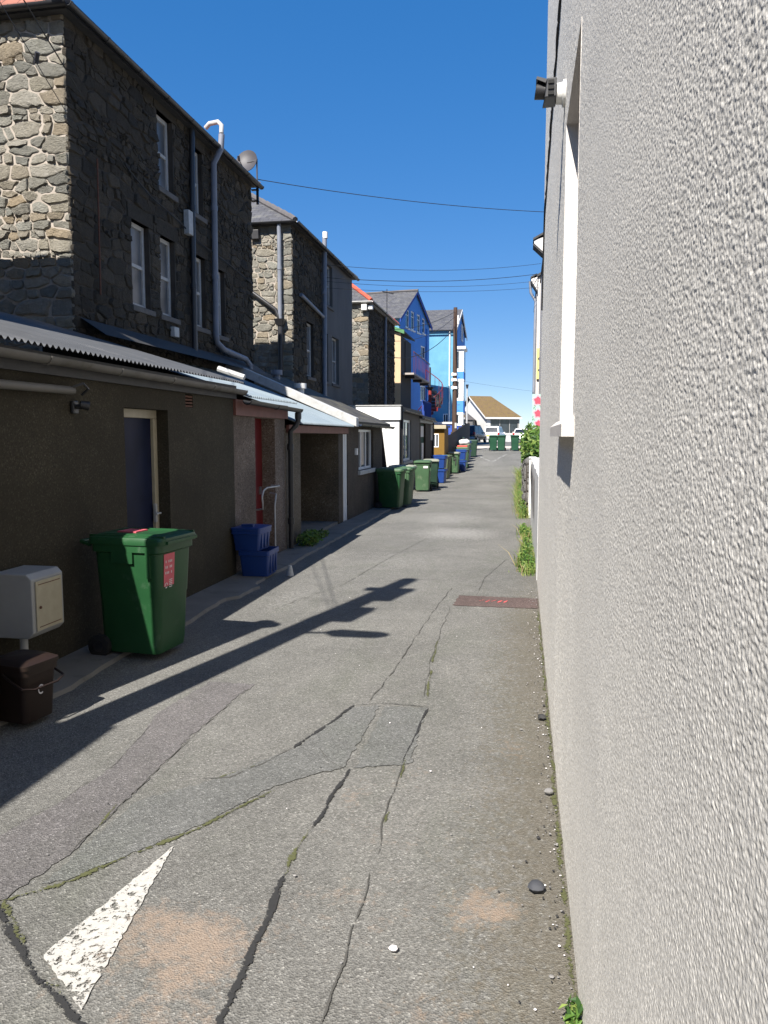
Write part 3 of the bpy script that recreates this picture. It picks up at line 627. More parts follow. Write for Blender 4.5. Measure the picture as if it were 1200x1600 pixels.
def ribbon(name, a, b, wd, mat, z=.02):
    mb = MB(); a = Vector((a[0], a[1])); b = Vector((b[0], b[1])); d = (b - a).normalized(); n = Vector((-d.y, d.x)) * wd / 2; k = 8; pr = None
    for i in range(k + 1):
        p = a + (b - a) * i / k; q = [(p.x + n.x, p.y + n.y, gz(p.y) + z), (p.x - n.x, p.y - n.y, gz(p.y) + z)]
        if pr: mb.face([pr[0], pr[1], q[1], q[0]])
        pr = q
    return struct(mb.build(name, mat))
ribbon('road_marking', (-2.8, 48.7), (-1.73, 44.7), .17, paint_far); ribbon('road_marking', (-1.66, 44.7), (-.95, 49.8), .17, paint_far); ribbon('road_marking', (-1.9, 50.5), (-.7, 50.9), .25, paint_far)
# concrete apron along the sheds (a low step)
mb = MB(); edge = []
y = -2.0; last = None
while y < 23.4:
    x = -3.30 + .06 * mnoise.noise((y * .9, 0, 4)) + .02 * rg.uniform(-1, 1) + (.12 if 8.3 < y < 9.0 else 0)
    if last:
        y0, x0 = last
        mb.face([(-3.9, y0, .035), (x0, y0, .03), (x, y, .03), (-3.9, y, .035)]); mb.face([(x0, y0, .03), (x0 + .02, y0, -.02), (x + .02, y, -.02), (x, y, .03)])
    last = (y, x); y += .15
struct(mb.build('pavement', concrete, recalc=False))
# loose stones and shell bits along the wall foot (uncountable)
mb = MB(); rs = random.Random(11)
for i in range(620):
    y = rs.uniform(1.6, 9.5); x = .2 - abs(rs.gauss(0, .06)) if rs.random() < .75 else rs.uniform(-2.6, .1); s = rs.uniform(.0018, .0048) * (1.6 if rs.random() < .1 else 1); mb.mi = rs.choice((0, 0, 0, 2, 0, 2, 1))
    mb.sphere((x, y, .010 + s * .3), s, 6, 4, (rs.uniform(.8, 1.6), rs.uniform(.8, 1.6), .6))
o = mb.build('gravel', [stone_grey, lbl_white, tar], smooth=60); o['kind'] = 'stuff'; tag(o, 'loose grit and tiny shell fragments lying along the foot of the white wall', 'grit')
def pebble(x, y, s, mat, label, sc=(1, 1, .6)):
    mb = MB(); mb.sphere((0, 0, 0), s, 9, 6, sc); rr = random.Random(int(x * 1000)); mb.v = [(a * rr.uniform(.8, 1.15), b * rr.uniform(.8, 1.15), c * rr.uniform(.85, 1.1)) for a, b, c in mb.v]
    o = mb.build('loose_stone', mat, smooth=35); o.location = (x, y, .01 + s * sc[2] * .8); tag(o, label, 'stone', 'loose stones on the road')
pebble(.09, 3.06, .035, M('slate_chip', (.045, .048, .055), (.06, .062, .07)), 'dark slate chip lying on brown silt near the white wall foot')
pebble(.16, 5.03, .03, M('black_pebble', (.03, .03, .03), (.045, .045, .045)), 'small black pebble on mossy tarmac close to the wall')
pebble(.17, 3.95, .026, stone_grey, 'pale grey pebble touching the gritty foot of the white wall')
pebble(-.43, 2.59, .016, lbl_white, 'little white shell alone on bare grey tarmac')

# ------------------------------------------------------------------ terrace rear wings (stone houses)
def stone_house(name, label, y0, y1, z=7.82, back=-12.5, xf=-6.5, holes=(), stones=True, gable_u=-9.6, roof=slate, hip=None, vlo=2.6, rise=2.5, ridge_red=False, hipk=.9, side_split=None, seed=1, gab_holes=(), white_eave=False, group='rear wings of the stone terrace'):
    rng = random.Random(seed); t = thing(name, label, 'house', (xf, y0, 0), group); A = alley(xf); G = south(y0); mb = MB()
    mb.mi = 1; ysp = side_split or y1
    lint = [(h[0] - .12, h[1] + .12, h[3], h[3] + .24) for h in holes if h[0] < ysp]
    panel(mb, A, y0, ysp, -.1, z, [h for h in holes if h[1] < ysp], .16)
    if side_split: mb.mi = 2; panel(mb, frame((xf + .012, 0, 0), (0, 1, 0), (1, 0, 0)), ysp, y1, -.1, z, [h for h in holes if h[0] > ysp], .16)
    mb.mi = 3; panel(mb, G, back, xf, -.1, z, gab_holes, .15)
    mb.mi = 1
    mb.face([(back, y1, -.1), (xf, y1, -.1), (xf, y1, z), (back, y1, z)]); mb.face([(back, y0, -.1), (back, y1, -.1), (back, y1, z), (back, y0, z)])
    if stones:
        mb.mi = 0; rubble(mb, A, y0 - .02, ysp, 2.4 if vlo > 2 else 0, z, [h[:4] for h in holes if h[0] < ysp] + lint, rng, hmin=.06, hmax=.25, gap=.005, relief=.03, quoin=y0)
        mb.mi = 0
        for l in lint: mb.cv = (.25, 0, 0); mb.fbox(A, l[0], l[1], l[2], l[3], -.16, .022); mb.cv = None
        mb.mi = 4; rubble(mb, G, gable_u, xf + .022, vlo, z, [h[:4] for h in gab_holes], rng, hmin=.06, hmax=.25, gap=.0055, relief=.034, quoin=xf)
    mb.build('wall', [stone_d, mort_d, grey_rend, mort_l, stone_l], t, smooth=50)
    for h in holes:
        window(t, A, h[0], h[1], h[2], h[3], .13, old_white if not side_split or h[0] < ysp else white_off, glass_o, 'sash', .075, sill=stone_sill)
    o = .16; e = z + .05; ym = (y0 + y1) / 2; run = (y1 - y0) / 2 + o; xr = xf + o - run * hipk
    a, b, c, d = (xf + o, y0 - o, e), (xf + o, y1 + o, e), (back, y1 + o, e), (back, y0 - o, e); r1, r2 = (xr, ym, e + rise), (back, ym, e + rise)
    mb = MB(); roofq(mb, [d, a, r1, r2]); roofq(mb, [b, c, r2, r1]); roofq(mb, [a, b, r1]); mb.face([a, b, c, d])
    ro = mb.build('roof', roof, t, recalc=False)
    mb = MB(); n = 14
    for p, q in ((a, r1), (b, r1), (r1, r2)):
        P, Q = Vector(p), Vector(q)
        for k in range(n): s0, s1 = P + (Q - P) * (k / n), P + (Q - P) * ((k + .96) / n); mb.tube([s0 + Vector((0, 0, .02)), s1 + Vector((0, 0, .035))], [.085, .095], 8)
    mb.build('ridge_tile', red_ridge if ridge_red else slate_plain, ro, smooth=40)
    mb = MB(); fz = z - .03
    mb.box(xf + .02, xf + o - .01, y0 - .02, y1, fz, e - .005); mb.box(back, xf + o - .01, y0 - o + .01, y0 - .022, fz, e - .005)
    mb.build('fascia', white_off if white_eave else fascia_d, t)
    gutter(t, ((xf + o + .06, y0 - o - .06, e - .02), (xf + o + .06, y1 + o, e - .02)), .06, black_pl)
    gutter(t, ((back, y0 - o - .06, e - .02), (xf + o + .06, y0 - o - .06, e - .02)), .06, white_pnt if white_eave else black_pl)
    return t
stone_sill = M('sill_stone', (.13, .12, .11), (.09, .085, .08), scale=9, bmp=.5); slate_plain = M('ridge_slate', (.12, .11, .11), (.09, .085, .085), scale=8, bmp=.4)
fascia_d = M('fascia_dark', (.04, .04, .042), (.06, .058, .055), scale=9, rough=.6)
B1 = stone_house('stone_house', 'tall rubble stone house wing with red roof edge behind the corrugated lean-to', 10.5, 18.2, holes=((13.34, 13.96, 6.34, 7.66), (14.74, 15.32, 6.3, 7.58), (12.28, 12.92, 4.08, 5.5), (13.30, 13.93, 4.08, 5.5), (14.74, 15.36, 4.08, 5.5), (15.85, 16.4, 4.05, 5.45)), roof=slate_red, seed=5, rise=4.0, hipk=2.1)
pipe(B1, [(-6.40, 14.62, 7.86), (-6.40, 14.62, 7.6), (-6.40, 14.55, 6.0), (-6.40, 14.52, 3.4)], .055, black_pl, collars=[(-6.40, 14.56, 6.3), (-6.40, 14.53, 4.8)])
pipe(B1, [(-6.60, 15.78, 8.26), (-6.50, 15.75, 8.33), (-6.30, 15.72, 8.34), (-6.22, 15.70, 8.26), (-6.22, 15.69, 8.1)], .048, white_off, name='vent_cowl')
pipe(B1, [(-6.22, 15.70, 8.08), (-6.24, 15.7, 7.8), (-6.40, 15.68, 7.5), (-6.40, 15.62, 4.0), (-6.39, 15.64, 3.85), (-6.33, 15.9, 3.72), (-6.22, 16.9, 3.62), (-6.18, 17.05, 3.5), (-6.18, 17.06, 3.3)], .062, grey_pl, collars=[(-6.40, 15.66, 6.6), (-6.40, 15.64, 5.2)])
pipe(B1, [(-6.43, 11.18, 6.07), (-6.43, 11.14, 4.04)], .014, rust, name='rusty_rod')
mb = MB(); mb.box(-6.47, -6.36, 14.3, 14.5, 5.75, 6.2); mb.build('junction_box', white_off, B1, bevel=.01)
mb = MB(); mb.box(-6.47, -6.38, 13.6, 13.8, 3.72, 3.9); mb.build('vent_cover', white_off, B1, bevel=.01)
pipe(B1, [(-6.44, 12.15, 6.23), (-6.43, 12.9, 6.02), (-6.43, 13.6, 5.95), (-6.43, 14.3, 5.85)], .012, cable_m, name='wall_cable')
pipe(B1, [(-6.44, 14.5, 5.8), (-6.43, 15.2, 5.72), (-6.43, 16.4, 5.66), (-6.43, 18.0, 5.5)], .012, cable_m, name='wall_cable')
B2 = stone_house('stone_house', 'stone house wing half rendered grey with hipped slate roof, second in the terrace', 21.5, 29.3, holes=((22.95, 23.75, 3.7, 5.35), (24.95, 25.55, 3.7, 5.3), (26.1, 27.1, 3.7, 5.3), (25.3, 26.2, 6.25, 7.6)), seed=9, side_split=24.72, roof=slate)
pipe(B2, [(-6.82, 21.35, 7.82), (-6.82, 21.37, 7.5), (-6.83, 21.37, 3.3)], .06, grey_pl, collars=[(-6.82, 21.37, 6.6)])
pipe(B2, [(-6.82, 21.37, 5.15), (-6.84, 21.37, 3.25)], .075, black_pl, name='hopper_pipe')
pipe(B2, [(-8.2, 21.36, 6.35), (-7.7, 21.36, 6.0), (-6.95, 21.36, 5.45), (-6.84, 21.36, 5.2)], .055, black_pl)
mb = MB(); mb.loft([rrect(-6.97, -6.67, 21.2, 21.48, .03, 5.18), rrect(-6.92, -6.72, 21.28, 21.46, .03, 5.0)]); mb.build('hopper', black_pl, B2)
pipe(B2, [(-6.38, 24.75, 8.25), (-6.38, 24.74, 8.0), (-6.40, 24.68, 2.9)], .075, grey_pl, collars=[(-6.4, 24.7, 6.5), (-6.4, 24.69, 4.5)])
pipe(B2, [(-6.36, 24.75, 8.42), (-6.36, 24.75, 8.22)], .085, white_pnt, name='vent_cowl')
pipe(B2, [(-6.42, 22.1, 5.98), (-6.40, 22.3, 5.95), (-6.40, 24.6, 5.72)], .055, grey_pl)
mb = MB(); mb.box(-7.68, -7.42, 21.34, 21.46, 7.42, 7.68); mb.build('vent_cover', black_pl, B2, bevel=.015)
B3 = stone_house('stone_house', 'stone house wing with red hip tiles and white gutter, third in the terrace', 32.5, 39.3, z=7.5, holes=(), seed=13, ridge_red=True, white_eave=True, vlo=2.2)
pipe(B3, [(-6.40, 36.15, 7.5), (-6.40, 36.05, 2.9)], .06, grey_pl, collars=[(-6.4, 36.1, 5.5)])
mb = MB(); mb.box(-6.75, -6.52, 32.25, 32.46, 7.15, 7.4); mb.box(-6.48, -6.3, 32.4, 32.6, 7.2, 7.38); mb.build('alarm_box', white_pnt, B3, bevel=.02)
B0 = stone_house('stone_house', 'stone house wing outside the picture, nearest end of the terrace', -.6, 7.2, stones=False, seed=2)
# dish on the first house
t = thing('satellite_dish', 'grey satellite dish on a pole bracket at the first stone house eaves', 'satellite dish', (-6.40, 18.3, 7.45))
mb = MB(); ax = Vector((-.05, -.93, .34)).normalized(); rt = ax.cross(Vector((0, 0, 1))).normalized(); up = rt.cross(ax); c0 = Vector((-6.64, 18.3, 8.46))
loops = []
for r, dd in ((.02, .06), (.12, .052), (.2, .03), (.27, 0), (.272, .012), (.2, .045), (.02, .075)):
    loops.append([tuple(c0 - ax * dd + rt * (r * math.cos(a)) + up * (r * 1.12 * math.sin(a))) for a in [k * 2 * math.pi / 20 for k in range(20)]])
mb.loft(loops); mb.build('reflector', dish_m, t, smooth=40)
mb = MB(); mb.tube([c0 - up * .28, c0 - up * .26 + ax * .38], .012, 6); mb.tube([c0 - up * .26 + ax * .34 - up * .02, c0 - up * .2 + ax * .42], .03, 8); mb.build('feed_arm', black_pl, t)
mb = MB(); mb.tube([(-6.38, 18.32, 7.48), (-6.38, 18.32, 8.5)], .02, 8); mb.tube([c0 - ax * .07, (-6.38, 18.32, 8.46)], .022, 8); mb.build('mast', metal_gr, t)
mb = MB(); mb.box(-6.52, -6.34, 18.28, 18.34, 7.5, 7.53); mb.box(-6.52, -6.34, 18.28, 18.34, 7.76, 7.79); mb.box(-6.40, -6.35, 18.29, 18.35, 7.44, 7.84); mb.build('bracket', black_pl, t)
plant('gutter_weed', 'green weed growing out of the gutter at the first house corner', 'weed', [((-6.42, 10.2, 8.02), (.14, .12, .16), 260, .05)], .045, 5)

# ------------------------------------------------------------------ sheds along the left side
def corrugated(mb, y0, y1, xe, ze, xb, zb, pitch=.076, amp=.019, th=.004):
    k = int((y1 - y0) / pitch * 8); prev = None
    for i in range(k + 1):
        y = y0 + (y1 - y0) * i / k; d = amp * math.sin(2 * math.pi * (y - y0) / pitch)
        cur = ((xe, y, ze + d), (xb, y, zb + d))
        if prev: mb.face([prev[0], cur[0], cur[1], prev[1]])
        prev = cur
t = thing('lean_to_shed', 'brown rendered lean-to with corrugated roof and dark glazed door', 'shed', (-3.75, 9.68, 0)); XW = -3.75; A = alley(XW)
mb = MB(); panel(mb, A, .12, 9.68, -.1, 2.42, [(6.84, 7.77, .03, 2.15, .2), (8.22, 8.42, 2.2, 2.35, .05)])
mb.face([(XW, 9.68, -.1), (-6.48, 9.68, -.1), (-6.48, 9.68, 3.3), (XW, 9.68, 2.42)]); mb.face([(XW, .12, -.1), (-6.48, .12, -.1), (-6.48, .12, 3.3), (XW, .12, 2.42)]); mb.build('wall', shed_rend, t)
mb = MB(); corrugated(mb, .1, 9.74, -3.60, 2.565, -6.49, 3.42, amp=.014); mb.build('roof', metal_gr, t, smooth=60, recalc=False)
mb = MB(); mb.box(-3.745, -3.70, .12, 9.68, 2.36, 2.53); mb.build('fascia', fascia_d, t)
gutter(t, ((-3.615, .1, 2.50), (-3.615, 9.72, 2.47)), .058, grey_gut)
mb = MB(); mb.face([(-6.45, 10.6, 3.62), (-6.45, 18.0, 3.62), (-6.05, 18.0, 3.36), (-6.05, 10.6, 3.36)]); mb.build('lead_flashing', fascia_d, B1)
mb = MB(); D = A; mb.fbox(D, 6.84, 7.77, 2.06, 2.15, -.2, -.13); mb.fbox(D, 7.69, 7.77, .03, 2.06, -.2, -.13); mb.fbox(D, 6.84, 6.92, .03, 2.06, -.2, -.13); dr = mb.build('door', cream, t, bevel=.006)
mb = MB(); mb.fbox(D, 6.92, 7.69, .03, 2.06, -.205, -.165); mb.build('glass_panel', glass_b, dr)
mb = MB(); mb.fbox(D, 7.66, 7.70, .95, 1.15, -.14, -.115); mb.tube([D(7.68, 1.05, -.12), D(7.68, 1.05, -.07), D(7.58, 1.05, -.07)], .01, 6); mb.build('handle', white_off, dr)
mb = MB()
for k in range(4): mb.fbox(A, 8.225, 8.415, 2.205 + k * .036, 2.225 + k * .036, -.04, -.005)
mb.build('air_vent', rust, t)
pipe(t, [(-3.69, 2.0, 2.22), (-3.69, 5.72, 2.25), (-3.69, 5.9, 2.25)], .035, grey_gut, name='wall_pipe', collars=())
mb = MB(); mb.tube([(-3.68, 5.86, 2.27), (-3.62, 5.95, 2.31), (-3.62, 6.02, 2.27), (-3.68, 6.02, 2.22)], .012, 6); mb.build('cable_loop', black_pl, t)
l = thing('security_light', 'small black security light on the brown lean-to wall', 'security light', (-3.75, 6.05, 2.10))
mb = MB(); mb.box(-3.745, -3.71, 5.94, 6.02, 2.06, 2.17); mb.build('back_plate', black_pl, l, bevel=.01)
mb = MB(); mb.tube([(-3.71, 5.98, 2.12), (-3.65, 5.99, 2.12)], .022, 8); mb.tube([(-3.67, 5.97, 2.14), (-3.62, 6.02, 2.125)], [.032, .042], 10); mb.build('head', black_pl, l, smooth=40)

t = thing('porch_shed', 'pink pebbledashed porch with red door under a pale corrugated roof', 'shed', (-3.77, 11.95, 0)); A = alley(-3.77)
mb = MB(); panel(mb, A, 9.69, 11.98, -.1, 2.32, [(10.56, 11.46, .03, 2.14, .24)]); mb.face([(-3.77, 9.69, 2.2), (-6.48, 9.69, 2.2), (-6.48, 9.69, 3.2), (-3.77, 9.69, 2.32)]); mb.face([(-3.77, 11.98, 1.9), (-6.48, 11.98, 1.9), (-6.48, 11.98, 3.2), (-3.77, 11.98, 2.3)])
mb.build('wall', pink_dash, t)
mb = MB(); corrugated(mb, 9.78, 12.02, -3.56, 2.40, -6.49, 3.33); mb.build('roof', corr_bl, t, smooth=60, recalc=False)
mb = MB(); mb.box(-3.765, -3.72, 9.7, 12.0, 2.15, 2.36); mb.build('fascia', fascia_red, t)
gutter(t, ((-3.57, 9.72, 2.35), (-3.57, 12.15, 2.31)), .06, black_pl)
pipe(t, [(-3.57, 12.06, 2.28), (-3.57, 12.06, 2.12), (-3.60, 12.05, 2.05), (-3.69, 12.02, 1.95), (-3.69, 12.0, .05)], .042, black_pl, collars=[(-3.69, 12.01, 1.7), (-3.69, 12.0, .5), (-3.57, 12.06, 2.2)])
mb = MB(); mb.fbox(A, 10.56, 11.46, .03, 2.14, -.26, -.215); d_ = mb.build('door', red_wood, t)
mb = MB(); mb.fbox(A, 11.3, 11.36, .98, 1.1, -.215, -.19); mb.build('handle', alloy, d_)
mb = MB(); mb.tube([(-4.95, 12.14, 2.98), (-4.5, 12.14, 2.83)], .05, 8); mb.build('roll_capping', white_off, t, smooth=40)
r = thing('grab_rail', 'white tubular grab rail beside the red porch door', 'handrail', (-3.72, 11.3, 0))
mb = MB(); mb.tube([(-3.74, 10.5, .82), (-3.62, 10.42, .84), (-3.58, 10.30, .93), (-3.58, 10.28, 1.03), (-3.58, 10.35, 1.11), (-3.58, 10.5, 1.14), (-3.58, 11.0, 1.13), (-3.6, 11.12, 1.13), (-3.74, 11.16, 1.13)], 0.0125, 8); mb.tube([(-3.74, 11.1, 1.02), (-3.62, 11.02, 1.01), (-3.58, 10.88, .95), (-3.58, 10.84, .85), (-3.58, 10.84, .03)], 0.0125, 8); mb.build('rail', white_off, r, smooth=60)

t = thing('recessed_shed', 'tan pebbledashed store with deep open recess and corrugated roof', 'shed', (-3.77, 12.9, 0)); A = alley(-3.775)
mb = MB(); panel(mb, A, 12.0, 16.42, -.1, 2.0, [(12.86, 15.65, .03, 1.93, 1.5), (16.08, 16.40, .03, 1.93, .1)]); mb.mi = 0
mb.face([A(12.86, .0, -1.5), A(15.65, 0, -1.5), A(15.65, 1.95, -1.5), A(12.86, 1.95, -1.5)]); mb.build('wall', tan_dash, t)
mb = MB(); mb.fbox(A, 15.655, 16.0, .0, 1.95, -1.5, .006); mb.build('far_pier', brown_dash, t)
mb = MB(); mb.fbox(A, 12.87, 15.65, .02, .09, -1.49, -.02); mb.build('floor_slab', concrete, t)
mb = MB(); corrugated(mb, 12.04, 16.36, -3.58, 2.09, -6.49, 3.27); mb.build('roof', corr_bl, t, smooth=60, recalc=False)
mb = MB(); mb.box(-3.77, -3.72, 12.06, 16.4, 1.93, 2.06); mb.build('fascia', fascia_red, t)
mb = MB(); mb.fbox(A, 16.09, 16.17, .04, 1.92, -.1, .01); mb.fbox(A, 16.31, 16.39, .04, 1.92, -.1, .01); mb.fbox(A, 16.17, 16.31, .04, 1.92, -.1, -.05); mb.build('door_frame', upvc, t, bevel=.006)

t = thing('slate_roofed_shed', 'grey brown shed with mossy slate roof, white verge and small window', 'shed', (-3.76, 20.7, 0)); A = alley(-3.76)
mb = MB(); panel(mb, A, 16.44, 20.7, -.1, 2.14, [(17.62, 19.44, 1.07, 2.04, .1)]); mb.face([(-3.76, 20.7, -.1), (-6.48, 20.7, -.1), (-6.48, 20.7, 3.3), (-3.76, 20.7, 2.14)]); mb.face([(-3.76, 16.44, 1.9), (-6.48, 16.44, 1.9), (-6.48, 16.44, 3.3), (-3.76, 16.44, 2.14)]); mb.build('wall', brown_dash, t)
mb = MB(); roofq(mb, [(-3.56, 16.45, 2.20), (-3.56, 20.85, 2.20), (-6.49, 20.85, 3.48), (-6.49, 16.45, 3.48)]); mb.face([(-3.56, 20.85, 2.20), (-6.49, 20.85, 3.48), (-6.49, 20.85, 3.40), (-3.56, 20.85, 2.12)]); mb.face([(-3.56, 16.45, 2.2), (-3.56, 20.85, 2.2), (-3.56, 20.85, 2.14), (-3.56, 16.45, 2.14)]); mb.build('roof', slate_old, t, recalc=False)
mb = MB(); mb.prism([(-3.53, 16.32, 2.08), (-3.53, 16.32, 2.27), (-6.49, 16.32, 3.56), (-6.49, 16.32, 3.36)], (0, .26, 0)); mb.build('verge', white_off, t, bevel=.01)
gutter(t, ((-3.50, 16.6, 2.15), (-3.50, 20.9, 2.13)), .055, black_pl)
window(t, A, 17.62, 19.44, 1.07, 2.04, .1, upvc, glass, 'thirds', .06, sill=white_off)
mb = MB(); mb.fbox(A, 17.2, 17.32, 1.45, 1.6, .0, .05); mb.build('meter_flap', upvc, t)
for x, y, z, mt, lb, c in ((-5.2, 17.77, 2.82, white_pnt, 'white roof flue', 1), (-6.18, 19.0, 3.25, grey_pl, 'grey roof flue', 0)):
    f = MB(); f.tube([(x, y, z - .05), (x, y, z + .22)], .09, 10); f.tube([(x, y, z + .18), (x, y, z + .30)], .15, 12); f.build('flue', mt, t, smooth=40)
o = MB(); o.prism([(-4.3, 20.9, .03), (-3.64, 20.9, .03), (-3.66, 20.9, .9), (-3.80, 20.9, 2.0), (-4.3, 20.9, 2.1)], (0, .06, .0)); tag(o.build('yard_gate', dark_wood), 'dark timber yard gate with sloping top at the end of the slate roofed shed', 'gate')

t = thing('flat_roofed_extension', 'white end-walled flat roofed extension with grey windowed side', 'house extension', (-4.05, 25.5, 0)); A = alley(-4.05); G = south(25.5)
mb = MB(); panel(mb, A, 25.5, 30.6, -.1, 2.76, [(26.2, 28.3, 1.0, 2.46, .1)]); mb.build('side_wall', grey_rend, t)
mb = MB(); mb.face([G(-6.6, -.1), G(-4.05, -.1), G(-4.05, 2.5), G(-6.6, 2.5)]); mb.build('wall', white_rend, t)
mb = MB(); mb.box(-6.6, -4.0, 25.43, 25.62, 2.42, 2.88); mb.build('parapet', white_pnt, t, bevel=.01)
mb = MB(); mb.box(-6.6, -3.95, 25.63, 30.6, 2.765, 2.86); mb.build('roof', fascia_d, t)
mb = MB(); mb.box(-6.6, -3.97, 25.4, 25.66, 2.885, 2.915); mb.build('coping', white_off, t)
window(t, A, 26.2, 28.3, 1.0, 2.46, .08, upvc, glass, 'mull', .09, sill=white_off)
pipe(t, [(-3.99, 25.75, 2.7), (-3.99, 25.75, .05)], .045, black_pl)
gutter(t, ((-3.93, 25.7, 2.76), (-3.93, 30.6, 2.72)), .055, black_pl)
t = thing('dark_extension', 'dark rendered low extension with half glazed door beyond the white one', 'house extension', (-4.07, 35.2, 0)); A = alley(-4.07)
mb = MB(); panel(mb, A, 30.62, 35.2, -.1, 2.58, [(31.2, 32.8, .03, 2.4, .12)]); mb.face([(-4.07, 35.2, -.1), (-6.6, 35.2, -.1), (-6.6, 35.2, 2.58), (-4.07, 35.2, 2.58)]); mb.build('wall', brown_r, t)
mb = MB(); mb.box(-6.6, -3.93, 30.62, 35.3, 2.585, 2.70); mb.build('roof', fascia_d, t)
mb = MB(); mb.box(-4.06, -4.01, 30.65, 35.2, 2.43, 2.58); mb.build('fascia', white_off, t)
mb = MB(); mb.fbox(A, 31.2, 32.8, .03, 2.4, -.14, -.08); d_ = mb.build('door', M('door_green', (.04, .09, .06), (.03, .07, .05)), t); mb = MB(); mb.fbox(A, 32.0, 32.6, .9, 1.6, -.085, -.06); mb.fbox(A, 31.5, 32.6, 1.85, 2.3, -.085, -.06); mb.build('pane', lbl_white, d_)
pipe(t, [(-4.0, 35.0, 2.5), (-4.0, 35.0, .05)], .05, black_pl); gutter(t, ((-3.90, 30.65, 2.60), (-3.90, 35.35, 2.56)), .055, black_pl)
mb = MB(); mb.box(-4.075, -4.01, 34.6, 34.8, 1.7, 2.4); mb.build('lamp_panel', white_pnt, t)
t = thing('mustard_shed', 'mustard boarded garden shed with row of small windows', 'shed', (-4.4, 37.0, 0)); G = south(37.0)
mb = MB(); panel(mb, G, -6.2, -3.68, -.1, 2.3, [(-4.42, -3.95, 1.35, 2.0, .06)]); mb.face([(-3.68, 37, -.1), (-3.68, 39, -.1), (-3.68, 39, 2.3), (-3.68, 37, 2.3)]); mb.build('wall', mustard, t)
mb = MB(); mb.box(-6.3, -3.6, 36.85, 39.1, 2.31, 2.40); mb.build('roof', fascia_d, t); mb = MB(); mb.box(-6.3, -3.59, 36.81, 36.845, 2.24, 2.42); mb.build('fascia', cream, t)
window(t, G, -4.42, -3.95, 1.35, 2.0, .03, upvc, glass, 'thirds', .04)
t = thing('timber_fence', 'dark vertical board fence beside the telegraph pole', 'fence', (-3.75, 40.0, gz(40)))
mb = MB(); y = 39.1
while y < 55.5: mb.box(-3.74, -3.715, y, y + .135, gz(y) - .02, gz(y) + 1.85 + rg.uniform(-.02, .02)); y += .145
mb.build('board_panel', dark_wood, t)
for k in range(7): yy = 39.3 + k * 2.6; mb = MB(); mb.box(-3.83, -3.745, yy, yy + .09, gz(yy) - .02, gz(yy) + 1.9); mb.build('post', dark_wood, t)

# ------------------------------------------------------------------ beige lean-to house, blue houses, stairs
t = thing('beige_house', 'small beige house end with green roof trim before the blue gable', 'house', (-6.6, 42.0, gz(42)))
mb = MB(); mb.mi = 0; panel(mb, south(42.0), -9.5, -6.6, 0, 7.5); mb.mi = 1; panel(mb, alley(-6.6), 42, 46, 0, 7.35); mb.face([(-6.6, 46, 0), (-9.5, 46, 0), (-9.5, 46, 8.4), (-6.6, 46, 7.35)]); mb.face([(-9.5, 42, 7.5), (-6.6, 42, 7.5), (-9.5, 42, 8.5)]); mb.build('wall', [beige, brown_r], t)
mb = MB(); mb.prism([(-6.4, 41.85, 7.5), (-9.7, 41.85, 8.72), (-9.7, 41.85, 8.80), (-6.4, 41.85, 7.58)], (0, 4.4, 0)); mb.build('roof', slate_old, t)
mb = MB(); mb.prism([(-6.38, 41.8, 7.40), (-9.7, 41.8, 8.62), (-9.7, 41.8, 8.82), (-6.38, 41.8, 7.60)], (0, .045, 0)); mb.build('roof_trim', green_tr, t)
mb = MB(); mb.fbox(alley(-6.6), 43.5, 44.3, 5.5, 7.2, .0, .04); mb.build('door', dark_wood, t)
t = thing('blue_gabled_house', 'tall blue gabled house with white attic windows behind the red stair', 'house', (-7.96, 50, gz(50)), 'blue painted seafront houses')
A0 = Vector((-7.96, 50, 0)); UD = Vector((1.12, 7.0, 0)).normalized(); ND = Vector((UD.y, -UD.x, 0)); F5 = frame(A0, UD, ND); L5 = 7.09
hl = [(1.35, 2.2, 9.1, 10.3), (2.55, 3.4, 9.1, 10.35), (3.95, 4.8, 9.1, 10.35), (5.3, 6.0, 9.2, 10.25)]
mb = MB(); panel(mb, F5, 0, L5, 0, 9.1, [(4.95, 6.1, 7.4, 8.3), (4.9, 6.3, 4.4, 5.5)]); panel(mb, F5, 0, L5, 9.1, 9.5, []) if False else None
# gable above 9.1 in vertical strips so the attic windows are real openings
def slope_top(u): return 9.55 + (11.72 - 9.55) * u / 3.56 if u < 3.56 else 11.72 + (9.88 - 11.72) * (u - 3.56) / (L5 - 3.56)
us = sorted({0, 3.56, L5} | {h[i] for h in hl for i in (0, 1)})
for a, b in zip(us, us[1:]):
    h = [q for q in hl if q[0] <= (a + b) / 2 <= q[1]]
    if h:
        q = h[0]; mb.face([F5(a, q[3]), F5(b, q[3]), F5(b, max(q[3] + .02, slope_top(b))), F5(a, max(q[3] + .02, slope_top(a)))])
        if q[2] > 9.1: mb.face([F5(a, 9.1), F5(b, 9.1), F5(b, q[2]), F5(a, q[2])])
        for c in ((a, q[2], a, q[3]), (b, q[2], b, q[3]), (a, q[3], b, q[3]), (a, q[2], b, q[2])): mb.face([F5(c[0], c[1]), F5(c[2], c[3]), F5(c[2], c[3], -.12), F5(c[0], c[1], -.12)])
    else: mb.face([F5(a, 9.1), F5(b, 9.1), F5(b, slope_top(b)), F5(a, slope_top(a))])
mb.mi = 1; mb.face([F5(0, 0), F5(0, 0, -9), F5(0, 9.5, -9), F5(0, 9.55)]); mb.mi = 0; mb.face([F5(L5, 0), F5(L5, 0, -9), F5(L5, 9.85, -9), F5(L5, 9.88)])
mb.build('wall', [dblue, lblue], t, recalc=False)
for h in hl: window(t, F5, h[0], h[1], h[2], h[3], .08, upvc, glass, 'top', .09, sill=white_pnt)
